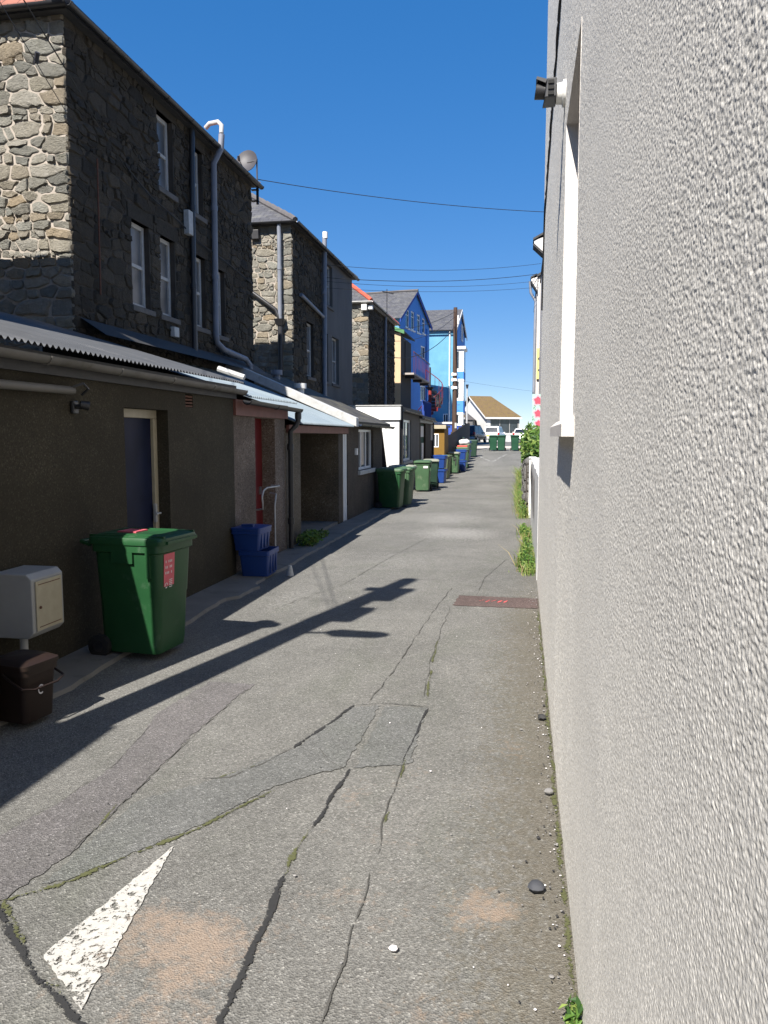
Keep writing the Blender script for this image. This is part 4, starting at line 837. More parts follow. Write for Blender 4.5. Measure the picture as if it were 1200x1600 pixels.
window(t, F5, 4.95, 6.1, 7.4, 8.3, .08, upvc, glass, 'mull', .09); window(t, F5, 4.9, 6.3, 4.4, 5.5, .08, upvc, glass, 'mull', .09)
mb = MB(); e0, ap, e1 = (-.25, 9.45), (3.56, 11.82), (L5 + .25, 9.8)
roofq(mb, [F5(e0[0], e0[1], -9), F5(e0[0], e0[1], .2), F5(ap[0], ap[1], .2), F5(ap[0], ap[1], -9)]); roofq(mb, [F5(e1[0], e1[1], .2), F5(e1[0], e1[1], -9), F5(ap[0], ap[1], -9), F5(ap[0], ap[1], .2)]); mb.build('roof', slate, t, recalc=False)
mb = MB(); mb.tube([F5(ap[0], ap[1] + .03, .2), F5(ap[0], ap[1] + .03, -9)], .09, 8); mb.build('ridge_tile', slate_plain, t)
mb = MB()
for p, q in ((e0, ap), (ap, e1)): mb.prism([F5(p[0], p[1] - .03, .14), F5(q[0], q[1] - .03, .14), F5(q[0], q[1] - .22, .14), F5(p[0], p[1] - .22, .14)], tuple(ND * .04))
mb.build('bargeboard', rblue, t)
pipe(t, [F5(6.2, 9.6, .08), F5(6.2, 2, .08)], .05, dblue)
a_ = thing('television_aerial', 'thin rooftop television aerial behind the third stone house', 'aerial', (-7.8, 44.5, 8.3)); mb = MB(); mb.tube([(-7.8, 44.5, 8.2), (-7.8, 44.5, 10.3)], .025, 6); mb.tube([(-8.0, 44.2, 10.1), (-7.5, 45.0, 10.1)], .02, 6)
for k in range(4): mb.tube([(-8.0 + .14 * k, 44.0 + .2 * k, 10.1), (-7.86 + .14 * k, 44.3 + .2 * k - .1, 10.1)], .012, 5)
mb.build('mast', dark_metal, a_)
t = thing('blue_seafront_house', 'light blue four storey seafront house with white stacked bay', 'house', (-5.36, 61, gz(61)), 'blue painted seafront houses')
mb = MB(); mb.mi = 0; panel(mb, south(61), -12.5, -5.36, 0, 10.2, [(-6.18, -5.77, 2.8, 3.65, .12)]); mb.mi = 1; panel(mb, alley(-5.36), 61, 72.3, 0, 10.17, []); mb.face([(-5.36, 61, 10.17), (-5.36, 72.3, 10.17), (-5.36, 72.3, 11.0), (-5.36, 66.6, 12.48)]); mb.face([(-5.36, 72.3, 0), (-12.5, 72.3, 0), (-12.5, 72.3, 11.0), (-5.36, 72.3, 11.0)]); mb.build('wall', [lblue, dblue], t, recalc=False)
mb = MB(); roofq(mb, [(-12.5, 60.75, 10.13), (-5.2, 60.75, 10.13), (-5.2, 66.6, 12.6), (-12.5, 66.6, 12.6)]); roofq(mb, [(-5.2, 72.55, 10.95), (-12.5, 72.55, 10.95), (-12.5, 66.6, 12.6), (-5.2, 66.6, 12.6)]); mb.build('roof', slate, t, recalc=False)
mb = MB(); mb.prism([(-5.21, 60.75, 10.1), (-5.21, 66.6, 12.57), (-5.21, 66.6, 12.3), (-5.21, 60.75, 9.86)], (.05, 0, 0)); mb.prism([(-5.21, 66.6, 12.57), (-5.21, 72.55, 10.95), (-5.21, 72.55, 10.68), (-5.21, 66.6, 12.3)], (.05, 0, 0)); mb.build('bargeboard', white_pnt, t)
gutter(t, ((-12.5, 60.68, 10.09), (-5.2, 60.68, 10.09)), .06, fascia_d)
pipe(t, [(-5.7, 60.92, 10.0), (-5.7, 60.92, 2.9)], .055, white_pnt)
window(t, south(61), -6.18, -5.77, 2.8, 3.65, .02, upvc, glass, 'mull', .06)
window(t, alley(-5.35), 67.5, 69.2, 10.17, 11.5, -.03, upvc, glass, 'mull', .11)
by = MB()
for z0, z1, mi in ((6.95, 8.68, 0), (6.38, 6.95, 1), (4.68, 6.38, 0), (3.76, 4.68, 1), (2.73, 3.76, 0)):
    by.mi = mi; by.box(-5.35, -4.62, 61.25, 63.2, z0, z1 - .004)
by.mi = 0; by.box(-5.34, -4.48, 61.1, 63.35, 8.68, 8.9); bay = by.build('bay_window', [white_pnt, dblue], t)
for z0, z1 in ((7.2, 8.5), (4.9, 6.2), (2.9, 3.6)):
    mb = MB(); mb.box(-4.618, -4.606, 61.6, 62.9, z0, z1); mb.build('pane', glass, bay); mb = MB(); mb.box(-5.2, -5.0, 61.238, 61.249, z0, z1); mb.build('pane', glass, bay)
mb = MB(); mb.box(-12.2, -5.2, 57.9, 60.6, .8, 2.8); w_ = thing('blue_outbuilding', 'flat roofed blue ground floor building before the light blue house', 'outbuilding', (-5.3, 57.9, gz(58))); mb.build('wall', rblue, w_); mb = MB(); mb.box(-12.3, -5.07, 57.8, 60.65, 2.81, 2.95); mb.build('roof', white_pnt, w_)
mb = MB(); mb.box(-4.97, -4.32, 58.6, 61.0, .9, 2.62); mb.box(-4.99, -4.30, 58.57, 61.03, 2.625, 2.69); tag(mb.build('boundary_wall', rblue), 'royal blue boundary wall beneath the white bay windows', 'wall')
# gallery and spiral stair
t = thing('metal_gallery', 'red railed metal gallery along the blue house at first floor', 'walkway', (-6.5, 43, 5.3))
mb = MB(); mb.box(-6.58, -5.95, 42.6, 50.2, 5.28, 5.38); mb.build('deck', M('gallery_concrete', (.42, .37, .33), (.34, .3, .27)), t)
mb = MB()
for k in range(13):
    y = 42.65 + k * .62; mb.tube([(-5.97, y, 5.38), (-5.97, y, 6.5)], .011, 5)
mb.tube([(-5.97, 42.65, 6.52), (-5.97, 50.2, 6.52)], .03, 6); mb.build('railing', maroon_metal, t)
for y in (43.2, 46.4, 49.6): mb = MB(); mb.box(-6.55, -6.0, y, y + .08, 5.12, 5.275); mb.build('bracket', dark_metal, t)
t = thing('spiral_staircase', 'red and dark metal spiral staircase rising to the gallery', 'staircase', (-5.9, 51.0, 3.0)); cx, cy = -6.05, 51.0
mb = MB(); mb.tube([(cx, cy, gz(51)), (cx, cy, 4.9)], .11, 10); mb.build('column', red_metal, t, smooth=50)
mb = MB(); mb.tube([(cx, cy, 4.9), (cx, cy, 5.1)], [.11, .3], 12); mb.tube([(cx, cy, 5.1), (cx, cy, 6.4)], .06, 8); mb.build('column_cap', dark_metal, t)
hp = []; bars = MB()
for k in range(20):
    a = R_(-300 + k * 22); z = .9 + (5.2 - .9) * k / 19 + .12; mb = MB()
    p = lambda r, an, zz: (cx + r * math.cos(an), cy + r * math.sin(an), zz)
    mb.prism([p(.1, a, z), p(.85, a - .19, z), p(.85, a + .19, z)], (0, 0, .05)); mb.prism([p(.1, a, z - .02), p(.85, a - .19, z - .02), p(.85, a - .16, z - .02)], (0, 0, -.16)); mb.build('tread', red_metal if 5 < k < 13 else dark_metal, t)
    hp.append(p(.85, a, z + 1.0)); bars.tube([p(.85, a, z), p(.85, a, z + 1.0)], .015, 5)
bars.tube(hp, .028, 6); bars.build('handrail', maroon_metal, t)
t = thing('roof_railing', 'short blue railing on the flat roof below the gallery', 'railing', (-5.4, 44, 3.1)); mb = MB()
for k in range(15): mb.tube([(-5.6, 43.5 + k * .3, 2.4), (-5.6, 43.5 + k * .3, 3.9)], .02, 5)
mb.tube([(-5.6, 43.5, 3.9), (-5.6, 47.7, 3.9)], .03, 6); mb.build('rail', rblue, t)
mb = MB(); mb.box(-6.55, -5.3, 40.2, 49.6, .3, 2.42); w_ = thing('low_flat_block', 'low brown flat roofed block below the red gallery', 'outbuilding', (-5.4, 40, gz(40))); mb.build('wall', brown_r, w_); mb = MB(); mb.box(-6.6, -5.2, 40.1, 49.7, 2.425, 2.55); mb.build('roof', fascia_d, w_)

# ------------------------------------------------------------------ right side
YE = 10.04
t = thing('roughcast_house', 'large pale roughcast house wall filling the right edge of the alley', 'house', (.22, YE, 0)); F = frame((.22, 0, 0), (0, 1, 0), (-1, 0, 0))
def hash2(ix, iy, sd):
    h = (ix.astype(np.uint64) * np.uint64(374761393) + iy.astype(np.uint64) * np.uint64(668265263) + np.uint64(sd * 974711 + 17)) & np.uint64(0xffffffff)
    h = ((h ^ (h >> np.uint64(13))) * np.uint64(1274126177)) & np.uint64(0xffffffff); h = ((h ^ (h >> np.uint64(15))) * np.uint64(2246822519)) & np.uint64(0xffffffff)
    return ((h ^ (h >> np.uint64(16))) & np.uint64(0xffffff)).astype(np.float64) / 16777215.0
def vnoise(u, v, cell, sd):
    x = (u + 20) / (cell * (1.75 if cell < .005 else 1.3)); y = (v + 20) / cell; ix = np.floor(x); iy = np.floor(y); fx = x - ix; fy = y - iy; fx = fx * fx * (3 - 2 * fx); fy = fy * fy * (3 - 2 * fy)
    a = hash2(ix, iy, sd); b = hash2(ix + 1, iy, sd); c = hash2(ix, iy + 1, sd); d = hash2(ix + 1, iy + 1, sd)
    return (a * (1 - fx) + b * fx) * (1 - fy) + (c * (1 - fx) + d * fx) * fy
def render_height(u, v):
    near = .6 * vnoise(u, v, .0041, 1) + .4 * vnoise(u, v, .0027, 2); far = .6 * vnoise(u, v, .010, 3) + .4 * vnoise(u, v, .0068, 4)
    t = np.clip((u - 2.2) / 1.8, 0, 1); h = (near - .25) * ROUGH_N * (1 - t) + (far - .25) * ROUGH_F * t
    return h + .003 * (vnoise(u, v, .31, 5) - .5) + .004 * (vnoise(u, v, .9, 6) - .5)
ROUGH_N, ROUGH_F = .00150, .0036
def rough_panel(F, u0, u1, v0, v1, step, parent):
    nu = max(1, int(round((u1 - u0) / step))); nv = max(1, int(round((v1 - v0) / step)))
    U, V = np.meshgrid(np.linspace(u0, u1, nu + 1), np.linspace(v0, v1, nv + 1)); H_ = render_height(U, V)
    o = np.array(F(0, 0, 0)); co = np.stack([o[0] - H_, o[1] + U, o[2] + V], -1).reshape(-1, 3) - np.array(origin_of(parent))
    i = np.arange(nu); j = np.arange(nv)[:, None]; b = (j * (nu + 1) + i); q = np.stack([b, b + nu + 1, b + nu + 2, b + 1], -1).reshape(-1, 4)
    return co, q
def rough_wall(F, panels, parent, mat):
    cs, qs, n = [], [], 0
    for p in panels: c, q = rough_panel(F, *p, parent); cs.append(c); qs.append(q + n); n += len(c)
    c = np.concatenate(cs); q = np.concatenate(qs); me = bpy.data.meshes.new('wall'); me.vertices.add(len(c)); me.loops.add(q.size); me.polygons.add(len(q))
    me.vertices.foreach_set('co', c.ravel()); me.loops.foreach_set('vertex_index', q.ravel().astype(np.int32)); me.polygons.foreach_set('loop_start', np.arange(0, q.size, 4, dtype=np.int32))
    me.polygons.foreach_set('use_smooth', np.ones(len(q), dtype=bool)); me.materials.append(mat); me.update(calc_edges=True); me.validate()
    ob = bpy.data.objects.new('wall', me); COL.objects.link(ob); ob.parent = parent; return ob
rough_wall(F, [(-7, .45, -.2, 9.2, .8), (.45, 1.3, .7, 3.0, .0019), (.45, 1.3, -.2, .7, .1), (.45, 1.3, 3.0, 9.2, .4), (1.3, 2.1, -.2, 3.4, .0026), (1.3, 2.1, 3.4, 9.2, .4), (2.1, 3.4, -.2, 4.0, .0038), (2.1, 3.4, 4.0, 9.2, .4), (3.4, 3.52, -.2, 9.2, .005), (3.52, 4.66, -.2, 1.95, .005), (3.52, 4.66, 3.63, 9.2, .006), (4.66, YE, -.2, 9.2, .0075)], t, stucco)
mb = MB()
for p_, q_ in (((3.52, 1.95), (4.66, 1.95)), ((4.66, 1.95), (4.66, 3.63)), ((4.66, 3.63), (3.52, 3.63)), ((3.52, 3.63), (3.52, 1.95))): mb.face([F(p_[0], p_[1], .004), F(q_[0], q_[1], .004), F(q_[0], q_[1], -.16), F(p_[0], p_[1], -.16)])
mb.face([F(3.52, 1.95, .004), F(3.52, 1.95, -.16), F(3.52, 3.63, -.16), F(3.52, 3.63, .004)]) if False else None; mb.build('window_reveal', stucco2, t, recalc=False)
for P_ in ([(.22, YE, -.2), (9, YE, -.2), (9, YE, 9.2), (.22, YE, 9.2)], [(.22, -7, -.2), (9, -7, -.2), (9, -7, 9.2), (.22, -7, 9.2)], [(9, -7, -.2), (9, YE, -.2), (9, YE, 9.2), (9, -7, 9.2)]): mb = MB(); mb.face(P_); mb.build('end_wall', stucco, t, recalc=False)
mb = MB(); roofq(mb, [(.21, YE + .1, 9.2), (.21, -7.1, 9.2), (4.6, -7.1, 12), (4.6, YE + .1, 12)]); roofq(mb, [(9.2, -7.1, 9.2), (9.2, YE + .1, 9.2), (4.6, YE + .1, 12), (4.6, -7.1, 12)]); mb.face([(.22, YE, 9.2), (9, YE, 9.2), (4.6, YE, 11.95)]); mb.build('roof', slate, t, recalc=False)
w_ = window(t, F, 3.52, 4.66, 1.95, 3.63, .12, upvc, glass, 'mull', .07)
mb = MB(); mb.prism([F(3.40, 1.87, -.02), F(3.40, 1.87, .055), F(3.40, 1.925, .055), F(3.40, 1.955, .02), F(3.40, 1.975, -.05), F(3.40, 1.99, -.13), F(3.40, 1.9, -.13)], (0, 1.36, 0)); mb.build('sill', stucco2, w_)
pth = []; rr = random.Random(4)
for k in range(46): s = k / 45; pth.append((.212 + rr.uniform(-.003, .003), 5.5 + 3.7 * s + .03 * math.sin(k * 1.3) + rr.uniform(-.015, .015), 5.0 - .55 * s + .02 * math.sin(k * .9)))
pth = [(.212, 5.35, 5.2)] + pth + [(.212, 9.5, 4.2), (.212, 9.75, 3.4)]
pipe(t, pth, [.009 + .005 * rr.random() for _ in pth], cable_m, name='wall_cable', n=6)
l = thing('security_light', 'black security light on white round base fixed to the roughcast wall', 'security light', (.22, 4.95, 3.9))
mb = MB(); mb.tube([(.22, 4.95, 3.92), (.205, 4.95, 3.92), (.2, 4.95, 3.92), (.165, 4.95, 3.92)], [.075, .075, .06, .057], 16); mb.build('base', white_pnt, l, smooth=40)
mb = MB(); mb.loft([rrect(.165, .09, 4.87, 5.03, .02, z) if False else [(.165, 4.87, 3.876), (.095, 4.87, 3.872), (.085, 5.03, 3.872), (.165, 5.03, 3.876)], [(.165, 4.87, 3.985), (.11, 4.87, 3.985), (.11, 5.03, 3.985), (.165, 5.03, 3.985)]]); hd = mb.build('housing', black_pl, l, bevel=.006)
mb = MB()
for k in range(3): mb.box(.115, .15, 4.862, 4.869, 3.885 + k * .032, 3.905 + k * .032)
mb.build('vent_slot', rubber, hd)
mb = MB(); mb.tube([(.10, 4.95, 3.935), (.045, 4.95, 3.945)], [.042, .048], 14); mb.prism([(.11, 4.89, 3.985), (.05, 4.89, 4.005), (.045, 4.89, 3.99), (.10, 4.89, 3.965)], (0, .12, 0)); mb.build('lamp_head', black_pl, l, smooth=40)
t = thing('low_white_wall', 'low white rendered wall with painted-in shade beyond the roughcast house', 'wall', (.22, 10.1, 0)); FL = frame((.205, 0, 0), (0, 1, 0), (-1, 0, 0))
mb = MB(); prev = None
y = YE + .08; tops = []
while y < 18.6: tops.append((y, 1.36 + .05 * mnoise.noise((y * 1.2, 0, 0)))); y += .3
for (ya, za), (yb, zb) in zip(tops, tops[1:]):
    o1 = .012 * mnoise.noise((ya * 2, 0, 9)); o2 = .012 * mnoise.noise((yb * 2, 0, 9))
    mb.face([(.215 + o1, ya, -.1), (.215 + o2, yb, -.1), (.215 + o2, yb, zb), (.215 + o1, ya, za)]); mb.face([(.215 + o1, ya, za), (.215 + o2, yb, zb), (.45, yb, zb), (.45, ya, za)])
mb.face([(.215, YE + .08, -.1), (.45, YE + .08, -.1), (.45, YE + .08, 1.36), (.215, YE + .08, 1.36)]); mb.face([(.215, 18.3, -.1), (.45, 18.3, -.1), (.45, 18.3, 1.3), (.215, 18.3, 1.3)])
mb.build('wall', white_rend, t, recalc=False)
mb = MB(); mb.box(.17, .32, 18.0, 18.3, -.05, 1.36); mb.box(.16, .33, 17.97, 18.33, 1.365, 1.40); mb.build('pier', white_pnt, t, bevel=.01)
mb = MB(); mb.prism([(.198, 12.6, .55), (.198, 16.8, 1.0), (.198, 16.9, 1.28), (.198, 13.0, 1.2)], (-.012, 0, 0)); mb.build('wall_shade_panel', M('wall_shade_grey', (.09, .085, .085), (.13, .125, .12), scale=8, bmp=.5), t)  # dark sheet standing in for the shade on the low wall
t = thing('rubble_wall', 'low grey rubble stone wall under the garden hedge', 'wall', (.1, 18.6, 0)); mb = MB(); mb.mi = 1; FR = frame((.10, 0, 0), (0, 1, 0), (-1, 0, 0)); panel(mb, FR, 18.6, 32, -.1, 1.2); mb.face([(.1, 18.6, -.1), (.5, 18.6, -.1), (.5, 18.6, 1.2), (.1, 18.6, 1.2)]); mb.face([(.1, 18.6, 1.2), (.5, 18.6, 1.2), (.5, 32, 1.2), (.1, 32, 1.2)]); mb.mi = 0; rg2 = random.Random(21)
rubble(mb, FR, 18.6, 32, 0, 1.2, [], rg2, .18, .4, .06, .02); rubble(mb, south(18.6), .1, .5, 0, 1.2, [], rg2, .2, .35, .06, .02)
for k in range(16): mb.cv = (rg2.random(),) * 3; mb.sphere((.25, 18.8 + k * .8, 1.25), .2, 8, 6, (1.0, rg2.uniform(1, 1.8), .6)); mb.cv = None
mb.build('wall', [m_stone('stone_garden', [(.25, .24, .23), (.19, .185, .18), (.3, .29, .27), (.16, .155, .15)]), mort_d], t, smooth=50)
plant('hedge_shrub', 'bushy green shrub growing over the low stone wall', 'shrub', [((.42, 22.3, 1.65), (.42, 1.6, .5), 2600, 1.15), ((.40, 25.2, 1.75), (.45, 1.8, .55), 2600), ((.30, 20.3, 1.5), (.28, .9, .3), 900), ((.2, 24, 1.25), (.22, 2.2, .25), 900)], .07, 31)
for i, (x, y, rx, ry, rz_, n, lb) in enumerate(((.10, 11.0, .13, .55, .17, 900, 'green weed clump at the near end of the low white wall'), (.12, 12.5, .08, .8, .13, 700, 'thin weeds halfway along the white wall foot'), (.09, 14.6, .1, .5, .14, 500, 'small round weed tuft by the white wall'), (.05, 18.6, .12, .9, .28, 900, 'tall weeds at the corner of the stone wall'), (-.02, 22.5, .1, 2.4, .3, 1500, 'long strip of tall weeds under the hedge'), (.02, 30, .14, 4.0, .4, 1500, 'farthest bank of weeds beside the alley end'))):
    plant('weed_clump', lb, 'weeds', [((x, y, gz(y) + rz_ * .55), (rx, ry, rz_ * .7), n // 2), ((x - .03, y + ry * .45, gz(y) + rz_ * .7), (rx * .8, ry * .3, rz_ * .9), n // 3), ((x + .02, y - ry * .5, gz(y) + rz_ * .35), (rx * .7, ry * .25, rz_ * .5), n // 4)], .03, 40 + i, 'weeds along the right wall foot', stems=False, blades=int(220 * ry + 60))
plant('weed_sprig', 'small bright weed sprig at the foot of the near wall', 'weeds', [((.19, 2.32, .05), (.03, .06, .05), 60)], .022, 60)
plant('weed_tuft', 'dark green weed tuft at the porch downpipe foot', 'weeds', [((-3.55, 12.6, .14), (.2, .45, .14), 420)], .04, 61)
plant('weed_tuft', 'small dark weeds by the recess step of the tan store', 'weeds', [((-3.6, 13.6, .08), (.12, .3, .08), 160)], .035, 62)
def gable_house(name, label, X, y0, y1, eave, tip, back=8, mat=stucco2, ov=None):
    t = thing(name, label, 'house', (X, y0, 0), 'houses on the right side'); xm = (X + back) / 2; rise = (xm - X) * .62
    mb = MB(); G = south(y0)
    mb.face([G(X, 0), G(back, 0), G(back, eave), G(xm, eave + rise), G(X, eave)]); mb.face([(X, y0, 0), (X, y1, 0), (X, y1, eave), (X, y0, eave)]); mb.face([(X, y1, 0), (back, y1, 0), (back, y1, eave), (xm, y1, eave + rise), (X, y1, eave)]); mb.face([(back, y0, 0), (back, y1, 0), (back, y1, eave), (back, y0, eave)]); mb.build('wall', mat, t, recalc=False)
    k = rise / (xm - X); zt = eave - (X - tip) * k + .16; e_ = X - .03; ze = eave + .02
    mb = MB(); mb.prism([(e_, y0 - .1, ze), (xm, y0 - .1, ze + (xm - e_) * k), (xm, y0 - .1, ze + (xm - e_) * k + .1), (e_, y0 - .1, ze + .1)], (0, y1 - y0 + .2, 0)); mb.prism([(2 * xm - e_, y0 - .1, ze), (xm, y0 - .1, ze + (xm - e_) * k), (xm, y0 - .1, ze + (xm - e_) * k + .1), (2 * xm - e_, y0 - .1, ze + .1)], (0, y1 - y0 + .2, 0)); mb.build('roof', fascia_d, t)
    mb = MB(); mb.prism([(X - .004, y0 - .12, eave - .5), (tip + .03, y0 - .12, zt - .10), (tip + .03, y0 - .12, zt - .02), (X - .004, y0 - .12, eave + .02)], (0, .55, 0)); mb.build('kneeler', mat, t)
    mb = MB(); mb.prism([(X - .034, y0 - .16, eave + .10), (tip, y0 - .16, zt - .01), (tip, y0 - .16, zt + .05), (X - .034, y0 - .16, eave + .16)], (0, .62, 0)); mb.prism([(tip, y0 - .15, zt - .11), (X - .008, y0 - .15, eave - .52), (X - .008, y0 - .15, eave - .57), (tip, y0 - .15, zt - .15)], (0, .6, 0)); mb.build('kneeler_cap', fascia_d, t)
    return t, zt
t, zt = gable_house('gabled_house', 'first pale gabled house beyond the roughcast wall, mostly hidden', .60, 24, 31, 7.75, .22)
t, zt = gable_house('gabled_house', 'second pale gabled house with blue grey downpipe and yellow sign', .50, 32.2, 41, 8.2, .22)
pipe(t, [(.2, 32.5, zt - .05), (.24, 32.5, zt - .5), (.44, 32.45, zt - .85), (.43, 32.3, 6.5), (.43, 32.3, 1.0)], .055, grey_pl)
s = thing('yellow_sign', 'narrow yellow wall sign on the second gabled house', 'sign', (.6, 32.05, 4.2)); mb = MB(); mb.box(.52, .95, 32.1, 32.17, 4.18, 5.42); mb.build('board', yellow_s, s, bevel=.01)
mb = MB(); mb.tube([(.61, 32.095, 4.55), (.61, 32.08, 4.55)], .035, 10); mb.tube([(.62, 32.095, 5.0), (.62, 32.08, 5.0)], .05, 10); mb.build('print_mark', dark_metal, s)
b_ = thing('floral_banner', 'mint banner printed with pink roses hanging above the hedge', 'banner', (.5, 23.4, 2.0))
mb = MB(); mb.box(.27, .95, 23.4, 23.42, 2.08, 3.12); cl = mb.build('cloth', mint, b_); rb = random.Random(8)
mr, mp, ml = MB(), MB(), MB()
for cx_, cz_, r_ in ((.44, 2.93, .13), (.45, 2.55, .12), (.47, 2.25, .11), (.75, 2.8, .13), (.78, 2.4, .13)):
    for m_, rr_, yy_ in ((mp, r_ * 1.15, 23.396), (mr, r_ * .8, 23.392)):
        m_.face([(cx_ + rr_ * (1 + .16 * math.sin(5 * a)) * math.cos(a), yy_, cz_ + rr_ * (1 + .16 * math.sin(5 * a)) * math.sin(a)) for a in [2 * math.pi * k / 24 for k in range(24)]])
for k in range(36):
    cx_, cz_ = rb.uniform(.29, .92), rb.uniform(2.12, 3.08); a = rb.uniform(0, 3.1); s_ = rb.uniform(.025, .05); ml.face([(cx_ + s_ * math.cos(a), 23.398, cz_ + s_ * math.sin(a)), (cx_ - s_ * .35 * math.sin(a), 23.398, cz_ + s_ * .35 * math.cos(a)), (cx_ - s_ * math.cos(a), 23.398, cz_ - s_ * math.sin(a)), (cx_ + s_ * .35 * math.sin(a), 23.398, cz_ - s_ * .35 * math.cos(a))])
mr.build('rose_print', rose, cl, recalc=False); mp.build('petal_print', rose_p, cl, recalc=False); ml.build('leaf_print', leafp, cl, recalc=False)
for x in (.29, .93): mb = MB(); mb.tube([(x, 23.44, 1.1), (x, 23.44, 3.18)], .015, 6); mb.build('post', dark_metal, b_)
mb = MB(); mb.box(.42, .62, 58.0, 58.2, gz(58), gz(58) + 1.35); mb.box(.40, .64, 57.98, 58.22, gz(58) + 1.355, gz(58) + 1.42); tag(mb.build('gate_post', white_pnt, bevel=.02), 'white gate post beyond the three green bins', 'post')

# ------------------------------------------------------------------ poles and cables
t = thing('telegraph_pole', 'brown wooden telegraph pole with white insulators in front of the blue house', 'telegraph pole', (-4.33, 50, gz(50)))
mb = MB(); mb.tube([(-4.33, 50, gz(50)), (-4.33, 50, 10.05)], [.17, .12], 12); mb.build('post', pole_wood, t, smooth=50)
for z in (4.9, 5.4, 5.75): mb = MB(); mb.box(-4.55, -4.13, 49.8, 49.9, z, z + .16); mb.box(-4.5, -4.4, 49.76, 49.94, z - .03, z + .2); mb.build('insulator', white_pnt, t, bevel=.02)
for k in range(8): z = 3.2 + .35 * k; mb = MB(); mb.tube([(-4.15, 50, z), (-4.02, 50, z)], .018, 6); mb.build('step', dark_metal, t)
mb = MB(); mb.box(-4.30, -4.18, 49.83, 49.88, 2.4, 2.75); mb.build('notice_plate', white_off, t)
mb = MB(); mb.tube([(-4.14, 49.95, 9.55), (-4.14, 49.95, 9.0)], .06, 8); mb.build('cable_joint', white_pnt, t)
t = thing('street_lamp', 'thin pale street lamp post by the royal blue wall', 'street lamp', (-4.24, 60, gz(60))); mb = MB(); mb.tube([(-4.24, 60, gz(60)), (-4.24, 60, 5.55)], [.07, .05], 8); mb.build('post', white_off, t); mb = MB(); mb.tube([(-4.24, 60, 5.55), (-4.24, 60, 5.85)], [.06, .12], 8); mb.build('lantern', dark_metal, t)
t = thing('utility_pole', 'wooden utility pole outside the picture whose shadow crosses the road', 'utility pole', (-3.3, 2.4, 0))
mb = MB(); mb.tube([(-3.28, 2.4, 0), (-3.28, 2.4, 8.1)], [.19, .12], 14); mb.build('post', pole_wood, t, smooth=50)
mb = MB(); mb.tube([(-3.3, 2.4, 4.95), (-2.85, 2.4, 5.02)], .025, 8); mb.build('lamp_arm', metal_gr, t); mb = MB(); mb.loft([[(-2.97, 2.4 - .03, 5.0), (-2.97, 2.4 + .03, 5.0), (-2.97, 2.43, 5.06), (-2.97, 2.37, 5.06)], [(-2.86, 2.3, 4.96), (-2.86, 2.5, 4.96), (-2.86, 2.48, 5.08), (-2.86, 2.32, 5.08)], [(-2.46, 2.3, 4.98), (-2.46, 2.5, 4.98), (-2.46, 2.46, 5.07), (-2.46, 2.34, 5.07)], [(-2.36, 2.36, 5.0), (-2.36, 2.44, 5.0), (-2.36, 2.43, 5.05), (-2.36, 2.37, 5.05)]]); mb.build('lamp_head', metal_gr, t)
mb = MB(); mb.box(-3.42, -2.98, 2.2, 2.36, 5.7, 6.3); mb.box(-3.3, -2.95, 2.42, 2.6, 6.6, 7.2); mb.box(-3.38, -3.12, 2.5, 2.62, 5.2, 5.5); mb.build('junction_box', dark_metal, t)
mb = MB(); mb.box(-3.55, -2.95, 2.33, 2.47, 7.3, 7.4); mb.build('crossarm', pole_wood, t)
t = thing('thick_post', 'thick post outside the picture behind the lean-to, shading the near bin', 'post', (-3.43, 3.66, 0)); mb = MB(); mb.tube([(-3.43, 3.66, 0), (-3.43, 3.66, 3.95)], [.115, .105], 12); mb.build('post', pole_wood, t, smooth=50); mb = MB(); mb.sphere((-3.40, 3.66, 3.85), .15, 12, 8, (1.2, .7, .7)); mb.build('lamp_head', dark_metal, t, smooth=60)
t = thing('shadow_outhouse', 'unseen outhouse added behind the camera for its shadow on the road', 'outhouse', (-3.6, -3, 0)); mb = MB(); mb.box(-6.4, -3.7, -6, -.02, -.1, 4.6); mb.build('wall', mort_d, t); mb = MB(); mb.box(-6.5, -3.64, -6.1, .08, 4.605, 4.75); mb.build('roof', fascia_d, t)  # out of view; added and sized for the shadow it throws on the road
def cable(p0, p1, sag, r, label, n=24, nm='overhead_cable'):
    P0, P1 = Vector(p0), Vector(p1); pts = [tuple(P0 + (P1 - P0) * (i / n) - Vector((0, 0, sag * 4 * (i / n) * (1 - i / n)))) for i in range(n + 1)]
    mb = MB(); mb.tube(pts, r * .62, 6); o = mb.build(nm, cable_m, smooth=60); return tag(o, label, 'cable', 'overhead cables')
cable((-3.3, 2.4, 5.99), (-6.47, 12.15, 6.23), 0, .013, 'thick black cable running down to the first house side wall')
cable((-3.3, 2.4, 5.87), (-6.49, 10.47, 6.49), .0, .009, 'thin cable with insulator ending at the first house corner')
mb = MB(); mb.tube([(-5.92, 9.0, 6.55), (-5.98, 9.05, 6.45)], .03, 8); mb.v = [(x - .0, y, z) for x, y, z in mb.v]; tag(mb.build('cable_insulator', dark_metal), 'small dark insulator on the thin cable before the stone wall', 'insulator')
cable((-6.40, 18.4, 8.05), (.7, 24, 8.48), .12, .014, 'highest lone cable sloping from the satellite dish to the right')
cable((-6.5, 25, 7.46), (.61, 32, 8.72), .22, .012, 'uppermost cable of the middle bunch over the alley'); cable((-6.5, 25, 7.05), (.5, 32, 8.32), .2, .017, 'thickest cable of the middle bunch over the alley'); cable((-6.5, 25.1, 6.95), (.5, 32, 8.05), .2, .010, 'thin cable just below the thickest one'); cable((-6.5, 25, 6.72), (.5, 32, 7.8), .15, .010, 'lowest cable of the middle bunch')
